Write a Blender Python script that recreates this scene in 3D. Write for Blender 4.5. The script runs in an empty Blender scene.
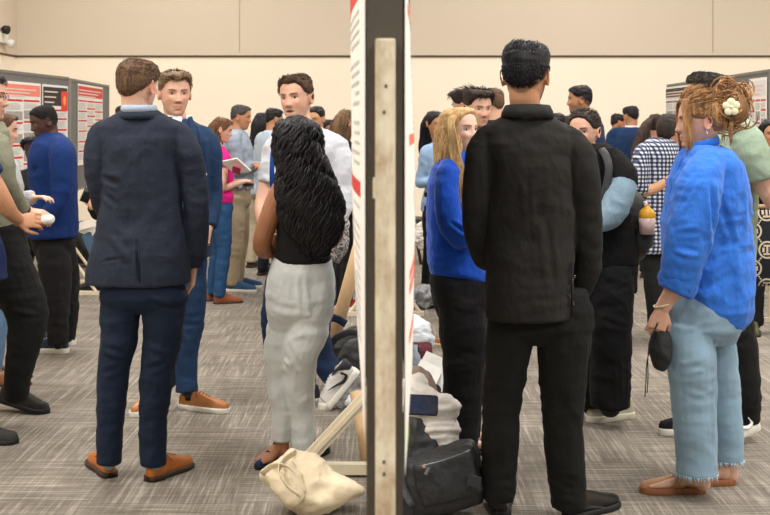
EXPO = -0.27
import bpy, math, random
import numpy as np
from mathutils import Vector
random.seed(7)
RNG = np.random.default_rng(11)
C = bpy.context.scene.collection
F = 1200.0; H0 = 1.55; CX = 385.0; HY = 122.0
R = math.radians
def W(px, py, Y):
    return np.array([(px-CX)/F*Y, Y, H0-(py-HY)/F*Y])
def floor_pt(px, py):
    Y = F*H0/(py-HY)
    return np.array([(px-CX)/F*Y, Y, 0.0])
def Yfoot(py): return F*H0/(py-HY)
def lin(c):
    out = []
    for v in c:
        v = v/255.0
        out.append(v/12.92 if v <= 0.04045 else ((v+0.055)/1.055)**2.4)
    return tuple(out)
def nrm(v):
    v = np.asarray(v, float); n = np.linalg.norm(v)
    return v/n if n > 1e-9 else v
# ---------------------------------------------------------------- noise
def _hash(i, j, k, s):
    h = (i.astype(np.int64)*374761393 + j.astype(np.int64)*668265263 + k.astype(np.int64)*2147483647 + s*1274126177) & 0xffffffff
    h = ((h ^ (h >> 13))*1274126177) & 0xffffffff
    h = h ^ (h >> 16)
    return (h & 0xffffff)/float(0xffffff)
def vnoise(P, seed=0):
    P = np.asarray(P, float); i0 = np.floor(P); f = P-i0; f = f*f*(3-2*f)
    i0 = i0.astype(np.int64); r = np.zeros(len(P))
    for a in (0, 1):
        for b in (0, 1):
            for c in (0, 1):
                w = (f[:, 0] if a else 1-f[:, 0])*(f[:, 1] if b else 1-f[:, 1])*(f[:, 2] if c else 1-f[:, 2])
                r += w*_hash(i0[:, 0]+a, i0[:, 1]+b, i0[:, 2]+c, seed)
    return r*2-1
def fbm(P, seed=0, oct=3):
    r = np.zeros(len(P)); a = 1.0
    for o in range(oct):
        r += a*vnoise(P*(2**o)+o*17.3, seed+o); a *= .5
    return r
def ridge(P, seed=0, oct=2):
    r = np.zeros(len(P)); a = 1.0
    for o in range(oct):
        r += a*(1-2*np.abs(vnoise(P*(2**o)+o*9.1, seed+o))); a *= .5
    return r
# ---------------------------------------------------------------- materials
MATS = {}
def base_mat(name, col, rough=.8, metal=0, spec=.3, sheen=0):
    m = bpy.data.materials.new(name); m.use_nodes = True
    b = m.node_tree.nodes['Principled BSDF']
    b.inputs['Base Color'].default_value = (*lin(col), 1)
    b.inputs['Roughness'].default_value = rough; b.inputs['Metallic'].default_value = metal
    b.inputs['Specular IOR Level'].default_value = spec
    if sheen:
        b.inputs['Sheen Weight'].default_value = sheen; b.inputs['Sheen Roughness'].default_value = .5
    return m, m.node_tree, b
def N(nt, t, **kw):
    n = nt.nodes.new(t)
    for k, v in kw.items():
        if k.startswith('i_'): n.inputs[k[2:].replace('_', ' ')].default_value = v
        else: setattr(n, k, v)
    return n
def mathn(nt, op, a, b=None, c=None):
    n = nt.nodes.new('ShaderNodeMath'); n.operation = op
    for k, v in enumerate((a, b, c)):
        if v is None: continue
        if isinstance(v, (int, float)): n.inputs[k].default_value = v
        else: nt.links.new(v, n.inputs[k])
    return n.outputs[0]
def mixc(nt, fac, a, b):
    n = nt.nodes.new('ShaderNodeMix'); n.data_type = 'RGBA'
    for s, v in ((0, fac), (6, a), (7, b)):
        if isinstance(v, (int, float)): n.inputs[s].default_value = v
        elif isinstance(v, tuple): n.inputs[s].default_value = (*v[:3], 1)
        else: nt.links.new(v, n.inputs[s])
    return n.outputs[2]
def objco(nt, scale=(1, 1, 1), rot=(0, 0, 0)):
    t = nt.nodes.new('ShaderNodeTexCoord'); m = nt.nodes.new('ShaderNodeMapping')
    m.inputs['Scale'].default_value = scale; m.inputs['Rotation'].default_value = rot
    nt.links.new(t.outputs['Object'], m.inputs[0]); return m.outputs[0]
def noise(nt, co, scale, detail=2, rough=.5):
    n = nt.nodes.new('ShaderNodeTexNoise'); n.inputs['Scale'].default_value = scale
    n.inputs['Detail'].default_value = detail; n.inputs['Roughness'].default_value = rough
    nt.links.new(co, n.inputs['Vector']); return n.outputs['Fac']
def bump(nt, b, h, strength=.3, dist=.003):
    n = nt.nodes.new('ShaderNodeBump'); n.inputs['Strength'].default_value = strength
    n.inputs['Distance'].default_value = dist
    nt.links.new(h, n.inputs['Height']); nt.links.new(n.outputs[0], b.inputs['Normal'])
def fabric(name, col, rough=.85, sheen=.02, var=.12, bs=.5, scale=1.0, spec=.14, fold=.7):
    if name in MATS: return MATS[name]
    m, nt, b = base_mat(name, col, rough, 0, spec, sheen)
    co = objco(nt)
    n1 = noise(nt, co, 9*scale, 3); n2 = noise(nt, co, 420*scale, 1)
    c = lin(col); c2 = tuple(min(1, v*(1+var)+.002) for v in c); c1 = tuple(v*(1-var) for v in c)
    nt.links.new(mixc(nt, mathn(nt, 'MULTIPLY_ADD', n2, .4, mathn(nt, 'MULTIPLY', n1, .6)), c1, c2), b.inputs['Base Color'])
    cw = objco(nt, (1, 1, .55)); n3 = noise(nt, cw, 22*scale, 3, .55)
    h = mathn(nt, 'MULTIPLY_ADD', n2, .06*bs, mathn(nt, 'MULTIPLY', n3, fold))
    bump(nt, b, h, .7, .02)
    MATS[name] = m; return m
def pattern_fabric(name, kind, cols, sx=.02, rough=.85):
    """woven checks / stripes in object space (x+y across, z up)"""
    if name in MATS: return MATS[name]
    m, nt, b = base_mat(name, cols[0], rough)
    co = objco(nt); sp = N(nt, 'ShaderNodeSeparateXYZ'); nt.links.new(co, sp.inputs[0])
    hx = mathn(nt, 'ADD', sp.outputs[0], mathn(nt, 'MULTIPLY', sp.outputs[1], .8)); z = sp.outputs[2]
    def band(v, per, duty):
        return mathn(nt, 'LESS_THAN', mathn(nt, 'FRACT', mathn(nt, 'DIVIDE', v, per)), duty)
    if kind == 'gingham':
        a = band(hx, sx, .5); c = band(z, sx, .5); s = mathn(nt, 'MULTIPLY', mathn(nt, 'ADD', a, c), .5)
        cr = N(nt, 'ShaderNodeValToRGB'); cr.color_ramp.interpolation = 'CONSTANT'
        e = cr.color_ramp.elements; e[0].color = (*lin(cols[0]), 1); e[1].position = .75; e[1].color = (*lin(cols[2]), 1)
        k = e.new(.25); k.color = (*lin(cols[1]), 1)
        nt.links.new(s, cr.inputs[0]); out = cr.outputs[0]
    elif kind == 'windowpane':
        a = band(hx, sx, .06); c = band(z, sx, .06); s = mathn(nt, 'MAXIMUM', a, c)
        n2 = noise(nt, co, 300, 1)
        out = mixc(nt, mathn(nt, 'MULTIPLY', s, .7), mixc(nt, n2, lin(cols[0]), lin(cols[2])), lin(cols[1]))
    elif kind == 'specks':
        n2 = noise(nt, co, 90, 2); s = mathn(nt, 'GREATER_THAN', n2, .5)
        out = mixc(nt, s, lin(cols[0]), lin(cols[1]))
    nt.links.new(out, b.inputs['Base Color'])
    cw = objco(nt, (1, 1, .55)); n3 = noise(nt, cw, 22, 3, .55); bump(nt, b, n3, .5, .02)
    MATS[name] = m; return m
def plain(name, col, rough=.5, metal=0, spec=.4):
    if name in MATS: return MATS[name]
    m, nt, b = base_mat(name, col, rough, metal, spec)
    co = objco(nt); n = noise(nt, co, 30, 2); c = lin(col)
    nt.links.new(mixc(nt, n, tuple(v*.9 for v in c), tuple(min(1, v*1.1) for v in c)), b.inputs['Base Color'])
    MATS[name] = m; return m
def leather(name, col, rough=.4):
    if name in MATS: return MATS[name]
    m, nt, b = base_mat(name, col, rough, 0, .5)
    co = objco(nt); n = noise(nt, co, 14, 3); n2 = noise(nt, co, 160, 2); c = lin(col)
    nt.links.new(mixc(nt, n, tuple(v*.6 for v in c), tuple(min(1, v*1.35) for v in c)), b.inputs['Base Color'])
    bump(nt, b, n2, .3, .002); MATS[name] = m; return m
def hair_mat(name, col, col2=None, rough=.58):
    if name in MATS: return MATS[name]
    m, nt, b = base_mat(name, col, rough, 0, .25)
    col2 = col2 or tuple(min(255, int(v*1.35+6)) for v in col)
    co = objco(nt, (1, 1, .12)); n = noise(nt, co, 130, 3, .7); n0 = noise(nt, co, 30, 2)
    cr = N(nt, 'ShaderNodeValToRGB'); e = cr.color_ramp.elements
    e[0].position = .38; e[1].position = .62; e[0].color = (*lin(col), 1); e[1].color = (*lin(col2), 1)
    nt.links.new(mathn(nt, 'MULTIPLY_ADD', n0, .4, mathn(nt, 'MULTIPLY', n, .6)), cr.inputs[0])
    nt.links.new(cr.outputs[0], b.inputs['Base Color'])
    bump(nt, b, n, .5, .006); MATS[name] = m; return m
def skin_mat(name):
    """skin whose albedo is stored per vertex (lips, brows, stubble, painted nostril shade) in the attribute 'tone'"""
    if name in MATS: return MATS[name]
    m, nt, b = base_mat(name, (200, 150, 120), .5, 0, .35)
    a = N(nt, 'ShaderNodeAttribute', attribute_name='tone'); co = objco(nt); n = noise(nt, co, 60, 2)
    mx = N(nt, 'ShaderNodeMix', data_type='RGBA', blend_type='MULTIPLY')
    mx.inputs[0].default_value = 1; nt.links.new(a.outputs['Color'], mx.inputs[6])
    cr = N(nt, 'ShaderNodeValToRGB'); e = cr.color_ramp.elements
    e[0].color = (.9, .88, .88, 1); e[1].color = (1.06, 1.08, 1.08, 1); nt.links.new(n, cr.inputs[0])
    nt.links.new(cr.outputs[0], mx.inputs[7]); nt.links.new(mx.outputs[2], b.inputs['Base Color'])
    b.inputs['Subsurface Weight'].default_value = .06; b.inputs['Subsurface Radius'].default_value = (.01, .004, .002)
    MATS[name] = m; return m
# ---------------------------------------------------------------- mesh accumulation
class MB:
    def __init__(s): s.v = []; s.f = []; s.n = 0
    def add(s, v, f):
        v = np.asarray(v, float).reshape(-1, 3); s.v.append(v)
        s.f += [tuple(int(i)+s.n for i in q) for q in f]; s.n += len(v)
    def rings(s, rings, cap=True, closed=False):
        """rings: list of (k,3) arrays"""
        k = len(rings[0]); V = np.vstack(rings); fs = []
        m = len(rings)
        for i in range(m-1 if not closed else m):
            a = i*k; b = ((i+1) % m)*k
            for j in range(k):
                j2 = (j+1) % k
                fs.append((a+j, a+j2, b+j2, b+j))
        if cap and not closed:
            V = np.vstack([V, rings[0].mean(0), rings[-1].mean(0)]); c0 = m*k; c1 = c0+1
            for j in range(k):
                j2 = (j+1) % k
                fs.append((c0, j2, j)); fs.append((c1, (m-1)*k+j, (m-1)*k+j2))
        s.add(V, fs)
    def box(s, c, size, ux=(1, 0, 0), uy=(0, 1, 0), uz=(0, 0, 1)):
        c = np.asarray(c, float); a, b, d = (np.asarray(u, float)*q/2 for u, q in zip((ux, uy, uz), size))
        V = [c+i*a+j*b+k*d for k in (-1, 1) for j in (-1, 1) for i in (-1, 1)]
        s.add(V, [(0, 2, 3, 1), (4, 5, 7, 6), (0, 1, 5, 4), (2, 6, 7, 3), (0, 4, 6, 2), (1, 3, 7, 5)])
    def ell(s, c, r, U=np.eye(3), n=16, m=10):
        c = np.asarray(c, float); r = np.asarray(r, float)*np.ones(3); rg = []
        for i in range(m):
            p = -math.pi/2+math.pi*(i+.5)/m
            t = np.linspace(0, 2*math.pi, n, endpoint=False)
            L = np.stack([np.cos(t)*math.cos(p)*r[0], np.sin(t)*math.cos(p)*r[1], np.full(n, math.sin(p)*r[2])], 1)
            rg.append(c+L@U)
        s.rings(rg)
    def tube(s, pts, rad, n=14, ref=(0, 1, 0), res=.02, flatcap=True, exp=1.0, smooth=True):
        pts = np.asarray(pts, float); rad = np.array([(r, r) if np.isscalar(r) else r for r in rad], float)
        if smooth and len(pts) > 2: pts, rad = catmull(pts, rad, res)
        T = np.gradient(pts, axis=0); T /= np.maximum(np.linalg.norm(T, axis=1), 1e-9)[:, None]
        ref = np.asarray(ref, float); u = np.cross(T[0], ref)
        if np.linalg.norm(u) < .05: u = np.cross(T[0], (1, 0, .01))
        u = nrm(u); rg = []; th = np.linspace(0, 2*math.pi, n, endpoint=False)
        cs, sn = np.cos(th), np.sin(th)
        if exp != 1: cs = np.sign(cs)*np.abs(cs)**exp; sn = np.sign(sn)*np.abs(sn)**exp
        def ring(p, u, v, r): return p+np.outer(cs*r[0], u)+np.outer(sn*r[1], v)
        seq = []
        for i in range(len(pts)):
            u = nrm(u-T[i]*np.dot(u, T[i])); v = np.cross(T[i], u); seq.append((pts[i], u, v, rad[i], T[i]))
        if not flatcap:
            p, u0, v0, r, t = seq[0]; e = min(r)
            rg.append(ring(p-t*e*.9, u0, v0, r*.4)); rg.append(ring(p-t*e*.6, u0, v0, r*.78))
        for p, u0, v0, r, t in seq: rg.append(ring(p, u0, v0, r))
        if not flatcap:
            p, u0, v0, r, t = seq[-1]; e = min(r)
            rg.append(ring(p+t*e*.6, u0, v0, r*.78)); rg.append(ring(p+t*e*.9, u0, v0, r*.4))
        s.rings(rg)
    def loft(s, secs, n=28, exp=.85, res=.03):
        """secs: (center, uvec(half width), vvec(half depth))"""
        c = np.array([q[0] for q in secs]); u = np.array([q[1] for q in secs]); v = np.array([q[2] for q in secs])
        if len(c) > 2:
            A = np.hstack([u, v]); c, A = catmull(c, A, res); u = A[:, :3]; v = A[:, 3:]
        th = np.linspace(0, 2*math.pi, n, endpoint=False)
        cs = np.sign(np.cos(th))*np.abs(np.cos(th))**exp; sn = np.sign(np.sin(th))*np.abs(np.sin(th))**exp
        s.rings([c[i]+np.outer(cs, u[i])+np.outer(sn, v[i]) for i in range(len(c))])
    def mesh(s, name):
        me = bpy.data.meshes.new(name); V = np.vstack(s.v) if s.v else np.zeros((0, 3))
        me.from_pydata([tuple(p) for p in V], [], s.f); me.update(); return me
def catmull(P, A, res):
    P = np.asarray(P); A = np.asarray(A); outP = []; outA = []
    Pe = np.vstack([2*P[0]-P[1], P, 2*P[-1]-P[-2]]); Ae = np.vstack([2*A[0]-A[1], A, 2*A[-1]-A[-2]])
    for i in range(1, len(Pe)-2):
        L = np.linalg.norm(Pe[i+1]-Pe[i]); k = max(1, int(L/res))
        for j in range(k):
            t = j/k
            def cr(Q): return .5*((2*Q[i])+(-Q[i-1]+Q[i+1])*t+(2*Q[i-1]-5*Q[i]+4*Q[i+1]-Q[i+2])*t*t+(-Q[i-1]+3*Q[i]-3*Q[i+1]+Q[i+2])*t**3)
            outP.append(cr(Pe)); outA.append(Ae[i]*(1-t)+Ae[i+1]*t)
    outP.append(P[-1]); outA.append(A[-1]); return np.array(outP), np.array(outA)
def coords(me):
    a = np.empty(len(me.vertices)*3, np.float32); me.vertices.foreach_get('co', a); return a.reshape(-1, 3).astype(float)
def setco(me, V):
    me.vertices.foreach_set('co', V.astype(np.float32).ravel()); me.update()
def normals(me):
    a = np.empty(len(me.vertices)*3, np.float32); me.vertex_normals.foreach_get('vector', a); return a.reshape(-1, 3).astype(float)
def remesh(me, voxel, smooth=4, sub=0):
    o = bpy.data.objects.new('tmp', me); C.objects.link(o)
    if voxel:
        m = o.modifiers.new('r', 'REMESH'); m.mode = 'VOXEL'; m.voxel_size = voxel; m.adaptivity = 0
    if smooth:
        m = o.modifiers.new('s', 'SMOOTH'); m.factor = .5; m.iterations = smooth
    if sub:
        m = o.modifiers.new('u', 'SUBSURF'); m.levels = sub; m.render_levels = sub
    dg = bpy.context.evaluated_depsgraph_get(); dg.update()
    out = bpy.data.meshes.new_from_object(o.evaluated_get(dg))
    bpy.data.objects.remove(o); return out
def link(name, me, mat, parent=None, smooth=True):
    me.name = name; o = bpy.data.objects.new(name, me); C.objects.link(o)
    if mat is not None:
        me.materials.clear()
        for q in (mat if isinstance(mat, (list, tuple)) else [mat]): me.materials.append(q)
    if smooth: me.polygons.foreach_set('use_smooth', [True]*len(me.polygons))
    if parent is not None:
        o.parent = parent
        # local coordinates relative to the thing's base, wherever it sits in the chain
        off = np.zeros(3); q = parent
        while q is not None: off += np.array(q.location); q = q.parent
        V = coords(me)-off
        if len(V): setco(me, V)
    return o
def build(name, mb, mat, parent=None, voxel=0, smooth=0, disp=None, sub=0, sh=True):
    me = mb.mesh(name)
    if voxel or smooth or sub: me = remesh(me, voxel, smooth, sub)
    if disp is not None:
        V = coords(me); setco(me, V+normals(me)*disp(V)[:, None])
    return link(name, me, mat, parent, sh)
def tag(o, label, cat, group=None, kind=None):
    o['label'] = label; o['category'] = cat
    if group: o['group'] = group
    if kind: o['kind'] = kind
    return o
def empty(name, loc, label, cat, group=None):
    o = bpy.data.objects.new(name, None); o.empty_display_size = .1; C.objects.link(o); o.location = tuple(loc)
    return tag(o, label, cat, group)
def wrinkle(amp, seed=0, sc=(7, 7, 13)):
    sc = np.array(sc, float)
    def f(V):
        q = V*sc
        q = q+.5*np.stack([vnoise(V*5, seed+5), vnoise(V*5, seed+6), vnoise(V*5, seed+7)], 1)
        r = ridge(q, seed, 2)
        r2 = ridge(q*np.array([2.3, 2.3, 2.0]), seed+3, 2)
        return 1.5*amp*(r*.75+.5*vnoise(V*4, seed+9)+.32*r2)
    return f
# ---------------------------------------------------------------- head
HT = np.array([  # z, half width, front, back  (metres, head 0.236 tall, centre at ear height-ish)
 [-.118, .012, .052, -.020], [-.112, .028, .066, .010], [-.100, .042, .077, .036], [-.085, .051, .080, .052], [-.065, .059, .082, .066],
 [-.045, .066, .084, .080], [-.020, .071, .086, .092], [.005, .0745, .087, .099], [.030, .0765, .089, .101],
 [.055, .0755, .087, .098], [.078, .069, .078, .090], [.096, .057, .064, .074], [.108, .042, .045, .055], [.115, .025, .026, .034], [.118, .006, .005, .010]])
def hprof(z):
    return tuple(np.interp(z, HT[:, 0], HT[:, k]) for k in (1, 2, 3))
def face_add(x, z, open_mouth=0., fem=0., smile=0.):
    g = lambda x0, z0, sx, sz: np.exp(-((x-x0)/sx)**2-((z-z0)/sz)**2)
    ax = np.abs(x); r = np.zeros_like(x)
    t = np.clip((.022-z)/.056, 0, 1)          # nose bridge to tip
    r += np.where((z < .026) & (z > -.046), 1., 0)*np.clip((z+.046)/.010, 0, 1)*(.004+.021*t**1.3)*np.exp(-(x/(.0085+.006*t))**2)
    r += .007*g(.013, -.033, .007, .008)+.007*g(-.013, -.033, .007, .008)
    r -= .011*(np.exp(-((ax-.031)/.017)**2-((z-.004)/.013)**2))
    r += .0045*np.exp(-((ax-.028)/.022)**2-((z-.027)/.009)**2)
    r += .005*np.exp(-((ax-.043)/.018)**2-((z+.024)/.018)**2)*(1+smile)
    mz = -.066
    r += (.0075+.002*fem)*np.exp(-(x/.020)**2-((z-mz-.006)/.0052)**2)
    r += (.0080+.002*fem)*np.exp(-(x/.018)**2-((z-mz+.007)/.0055)**2)
    r -= .005*np.exp(-(x/.026)**2-((z-mz)/.0028)**2)
    if open_mouth: r -= .016*open_mouth*np.exp(-(x/.018)**2-((z-mz+.001)/.007)**2)
    r -= .004*np.exp(-(x/.018)**2-((z+.083)/.006)**2)
    r += .006*np.exp(-(x/.020)**2-((z+.101)/.012)**2)
    r -= .003*np.exp(-((ax-.045)/.014)**2-((z+.055)/.02)**2)
    return r
def head_rings(n=96, m=70, off=0., fem=0., om=0., smile=0., offf=None):
    p = np.linspace(-1, 1, m); zz = .118*np.sin(p*math.pi/2*.985)
    th = np.linspace(0, 2*math.pi, n, endpoint=False)
    out = []
    for z in zz:
        w, f, b = hprof(z)
        w *= (1-.05*fem*(1 if z < 0 else .5)); jaw = np.clip((-.03-z)/.08, 0, 1); w *= 1-.12*fem*jaw
        s, c = np.sin(th), np.cos(th)      # th=0 -> front
        e = .92
        x = w*np.sign(s)*np.abs(s)**e
        y = np.where(c > 0, f, b)*np.sign(c)*np.abs(c)**e
        if z < -.1: y = np.maximum(y, -b)
        fr = np.clip(c, 0, 1)**.6
        add = face_add(x, np.full(n, z), om, fem, smile)*fr
        P = np.stack([x, y+add, np.full(n, z)], 1)
        if offf is not None:
            al = np.abs(np.arctan2(s, c)); t = offf(al, np.full(n, z), x, y)
            nn = np.stack([x/w**2, y/np.where(c > 0, f, b)**2, np.full(n, z)/.118**2*.8], 1)
            nn /= np.linalg.norm(nn, axis=1)[:, None]
            P = np.stack([x, y, np.full(n, z)], 1)+nn*t[:, None]
        out.append(P)
    return out
def rotm(yaw, pitch=0, roll=0):
    """rows: right, forward, up in world; yaw 0 looks away from the camera, 90 to picture right"""
    y, p, r = R(yaw), R(pitch), R(roll)
    f = np.array([math.sin(y)*math.cos(p), math.cos(y)*math.cos(p), math.sin(p)])
    rt = np.array([math.cos(y), -math.sin(y), 0.]); up = np.cross(rt, f)
    rt2 = rt*math.cos(r)+up*math.sin(r); up2 = np.cross(rt2, f)
    return np.array([rt2, f, up2])
HAIRLINES = {
 'short': ([0, .5, .85, 1.15, 1.45, 1.75, 2.1, 3.0], [.072, .076, .058, .022, .014, .004, -.028, -.074]),
 'fade': ([0, .5, .85, 1.15, 1.45, 1.75, 2.1, 3.0], [.066, .068, .050, .022, .015, .006, -.024, -.064]),
 'long': ([0, .5, .85, 1.15, 1.45, 1.75, 2.1, 3.15], [.078, .070, .045, .005, -.02, -.05, -.085, -.10]),
 'up': ([0, .5, .85, 1.15, 1.45, 1.75, 2.1, 3.15], [.078, .070, .045, .012, .010, .0, -.045, -.055])}
SOCK = fabric('dark_sock', (30, 30, 34), .9)
SKIN = {'light': (214, 168, 144), 'fair': (226, 186, 166), 'tan': (190, 138, 104), 'brown': (160, 108, 76), 'dark': (78, 54, 44), 'mid': (203, 152, 118)}
class Person:
    def __init__(s, px, py, label, skin='light', q=1.0, group=None, Y=None):
        """px,py: pixel of the point on the floor under the pelvis; q: detail (1 near, <1 far)"""
        s.Y = Y if Y else Yfoot(py); s.s = F/s.Y
        s.base = np.array([(px-CX)/F*s.Y, s.Y, 0.])
        s.root = empty('person', s.base, label, 'person', group)
        s.body = MB(); s.skin = skin; s.q = q; s.g = {}; s.tints = []; s.sockc = (30, 30, 34); s.seed = int(px*7+py) % 9973; s.heads = []
        s.vox = .0048 if q >= 1 else (.0065 if q >= .7 else .009)
    def w(s, px, py, dy=0.):
        return W(px, py, s.Y+dy)
    def m(s, rpx): return rpx/s.s
    def L(s, r, f, z, yaw):
        y = R(yaw); return s.base+np.array([math.cos(y)*r+math.sin(y)*f, -math.sin(y)*r+math.cos(y)*f, z])
    # garments -----------------------------------------------------
    def gar(s, name, mat, voxel=None, smooth=3, amp=.004, sc=(6.5, 6.5, 8)):
        if name in ('jacket', 'blazer'): amp *= .8
        if name in ('trousers', 'jeans'): amp *= .8
        s.g[name] = dict(mb=MB(), mat=mat, voxel=voxel or (.007 if s.q >= 1 else (.011 if s.q >= .7 else .014)), smooth=smooth, amp=amp, sc=sc, folds=[], vs=[])
        return s.g[name]
    def torso(s, g, secs, core=.72, yaw=None):
        """secs rows: (py, pxl, pxr, half depth px, dy)"""
        S = []; K = []
        for r in secs:
            py, a, b, hd = r[:4]; dy = r[4] if len(r) > 4 else 0.
            c = s.w((a+b)/2, py, dy); hw = (b-a)/2/s.s; h = hd/s.s
            S.append((c, np.array([hw, 0, 0]), np.array([0, h, 0]))); K.append((c, np.array([hw*core, 0, 0]), np.array([0, h*core, 0])))
        if g in ('trousers', 'jeans'):
            c, u, v = S[-1]; S[-1] = (c, u*.92, v*.62); c, u, v = S[0]; S[0] = (c, u*.95, v*.9)
        s.g[g]['mb'].loft(S)
        if g in ('trousers', 'jeans'): K = [(c, u*.62, v*.55) for c, u, v in S[:-1]]
        if core: s.body.loft(K, n=20, res=.04)
        return S
    def limb(s, g, pts, core=.7, flat=1.0, n=18):
        """pts rows: (px,py,dy,r_px)"""
        P = [s.w(*r[:3]) for r in pts]; rad = [(r[3]/s.s, r[3]/s.s*flat) for r in pts]
        if g in ('trousers', 'jeans'): rad[0] = (rad[0][0]*.82, rad[0][1]*.75); core *= .9
        if g: s.g[g]['mb'].tube(P, rad, n=n)
        if core: s.body.tube(P[1:] if g in ('trousers', 'jeans') and len(P) > 2 else P, [(a*core, b*core) for a, b in (rad[1:] if g in ('trousers', 'jeans') and len(P) > 2 else rad)], n=12, flatcap=False)
        return P
    def wlimb(s, g, P, rad, core=.7, n=16):
        g = s.slv(g)
        if g: s.g[g]['mb'].tube(P, rad, n=n)
        if core: s.body.tube(P, [np.array(r)*core if not np.isscalar(r) else r*core for r in rad], n=12, flatcap=False)
    def slv(s, g):
        return g
        k = 'sleeve'
        while k in s.g: k += '_'
        s.g[k] = dict(s.g[g]); s.g[k]['mb'] = MB(); s.g[k]['of'] = g; s.g[k]['amp'] = s.g[g]['amp']*1.2; return k
    def skinlimb(s, pts):
        P = [s.w(*r[:3]) for r in pts]; s.body.tube(P, [r[3]/s.s for r in pts], n=14, flatcap=False); return P
    def fold(s, g, a, b, width, amp):
        """one modelled crease from pixel a to pixel b (px,py,dy)"""
        s.g[g]['folds'].append((s.w(*a), s.w(*b), width, amp))
    def hand(s, wrist, d, nml, side=1, curl=.5, k=1.0, thumb=.7):
        """d: direction of the fingers, nml: back of hand, side +1: thumb on the +cross side"""
        d = nrm(d); nml = nrm(np.asarray(nml)-d*np.dot(nml, d)); t = np.cross(d, nml)*side
        w = np.asarray(wrist, float); B = s.body
        B.loft([(w-d*.012*k, t*.024*k, nml*.018*k), (w+d*.015*k, t*.030*k, nml*.017*k), (w+d*.05*k, t*.040*k, nml*.014*k), (w+d*.085*k, t*.040*k, nml*.011*k)], n=16, res=.012)
        ln = [.040, .046, .043, .034]
        for i in range(4):
            p = w+d*(.082-.004*abs(i-1.2))*k+t*(.030-.0205*i)*k; dd = d+t*(.10-.07*i); P = [p-d*.01*k]; r = []
            a = 0
            for j in range(3):
                P.append(p); a += curl*(1.0 if j else .7)
                dj = nrm(nrm(dd)*math.cos(a)-nml*math.sin(a)); p = p+dj*ln[i]*(1., .62, .5)[j]*k
            P.append(p); B.tube(P, [.009*k, .0092*k, .0085*k, .0078*k, .0062*k], n=8, flatcap=False, smooth=False)
        p = w+d*.022*k+t*.024*k
        d1 = nrm(d*.65+t*thumb-nml*.25); p1 = p+d1*.038*k; d2 = nrm(d*.9+t*thumb*.3-nml*(.25+curl*.5)); p2 = p1+d2*.032*k; d3 = nrm(d-nml*(.3+curl*.7)); p3 = p2+d3*.026*k
        B.tube([p-d1*.012*k, p, p1, p2, p3], [.012*k, .0125*k, .0105*k, .0095*k, .007*k], n=8, flatcap=False, smooth=False)
    def foot(s, heel, toe, k=.62):
        heel = np.asarray(heel, float); d = nrm(np.asarray(toe)-heel); Lf = np.linalg.norm(np.asarray(toe)-heel); up = np.array([0, 0, 1.]); r = np.cross(d, up)
        s.body.loft([(heel+up*.03, r*.018*k, up*.022*k), (heel+d*.03+up*.036, r*.026*k, up*.030*k), (heel+d*Lf*.3+up*.036, r*.032*k, up*.030*k), (heel+d*Lf*.6+up*.028, r*.040*k, up*.022*k), (heel+d*Lf*.82+up*.020, r*.045*k, up*.015*k), (heel+d*Lf*(.95 if k < 1 else 1)+up*.016, r*.03*k, up*.009*k)], n=16, res=.02)
    # head ---------------------------------------------------------
    def head(s, px, py, yaw, pitch=0, roll=0, k=1.0, dy=0., fem=0., om=0., smile=0., neck=None, eyes=True, beard=0., brow=(50, 35, 25), lip=None, fade=None, cheeks=0., nr=None):
        c = s.w(px, py, dy); U = rotm(yaw, pitch, roll)
        m, n = (76, 104) if s.q >= 1 else ((50, 64) if s.q >= .7 else (34, 44))
        s.body.rings([c+(P*k)@U for P in head_rings(n, m, fem=fem, om=om, smile=smile)])
        for sd in (-1, 1):      # ears
            o = np.array([sd*.076*(1-.04*fem), -.012, -.006]); ex = np.array([sd*.010, -.006, 0]); 
            th = np.linspace(0, 2*math.pi, 12, endpoint=False); pts = [o+np.array([sd*(.009+.005*max(0, math.sin(a+.6))), -.004-.015*math.cos(a)-.004*math.sin(a), .031*math.sin(a)*(1 if math.sin(a) > 0 else .85)]) for a in th]
            pts.append(pts[0]); s.body.tube([c+(p*k)@U for p in pts], [.0042*k]*len(pts), n=8, res=.01)
            s.body.ell(c+((o+np.array([sd*.001, .002, 0]))*k)@U, np.array([.006, .014, .026])*k, U, 10, 8)
        nb = neck if neck is not None else s.w(px, py, dy)+np.array([0, 0, -.19])
        r = nr or (.056 if fem < .5 else .046)
        s.body.tube([c+(np.array([0, -.028, -.02])*k)@U, c+(np.array([0, -.024, -.075])*k)@U, (c+(np.array([0, -.02, -.11])*k)@U)*.5+np.asarray(nb)*.5, np.asarray(nb)+np.array([0, 0, -.02])], [r*1.0*k, r*k, r*k, r*1.12*k], n=20, flatcap=False)
        h = dict(c=c, U=U, k=k, fem=fem, om=om, beard=beard, brow=brow, lip=lip, fade=fade, cheeks=cheeks, smile=smile); s.heads.append(h); s.h = h
        if eyes: s.eyes(h)
        return h
    def hp(s, x, y, z, h=None):
        h = h or s.h; return h['c']+(np.array([x, y, z])*h['k'])@h['U']
    def fsurf(s, x, z, h, extra=0.):
        w, f, b = hprof(z); w *= 1-.04*h['fem']; q = min(.99, abs(x)/w); y = f*(1-q**(2/.92))**(.92/2)
        return y+float(face_add(np.array([x]), np.array([z]), h['om'], h['fem'], h['smile'])[0])+extra
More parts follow.
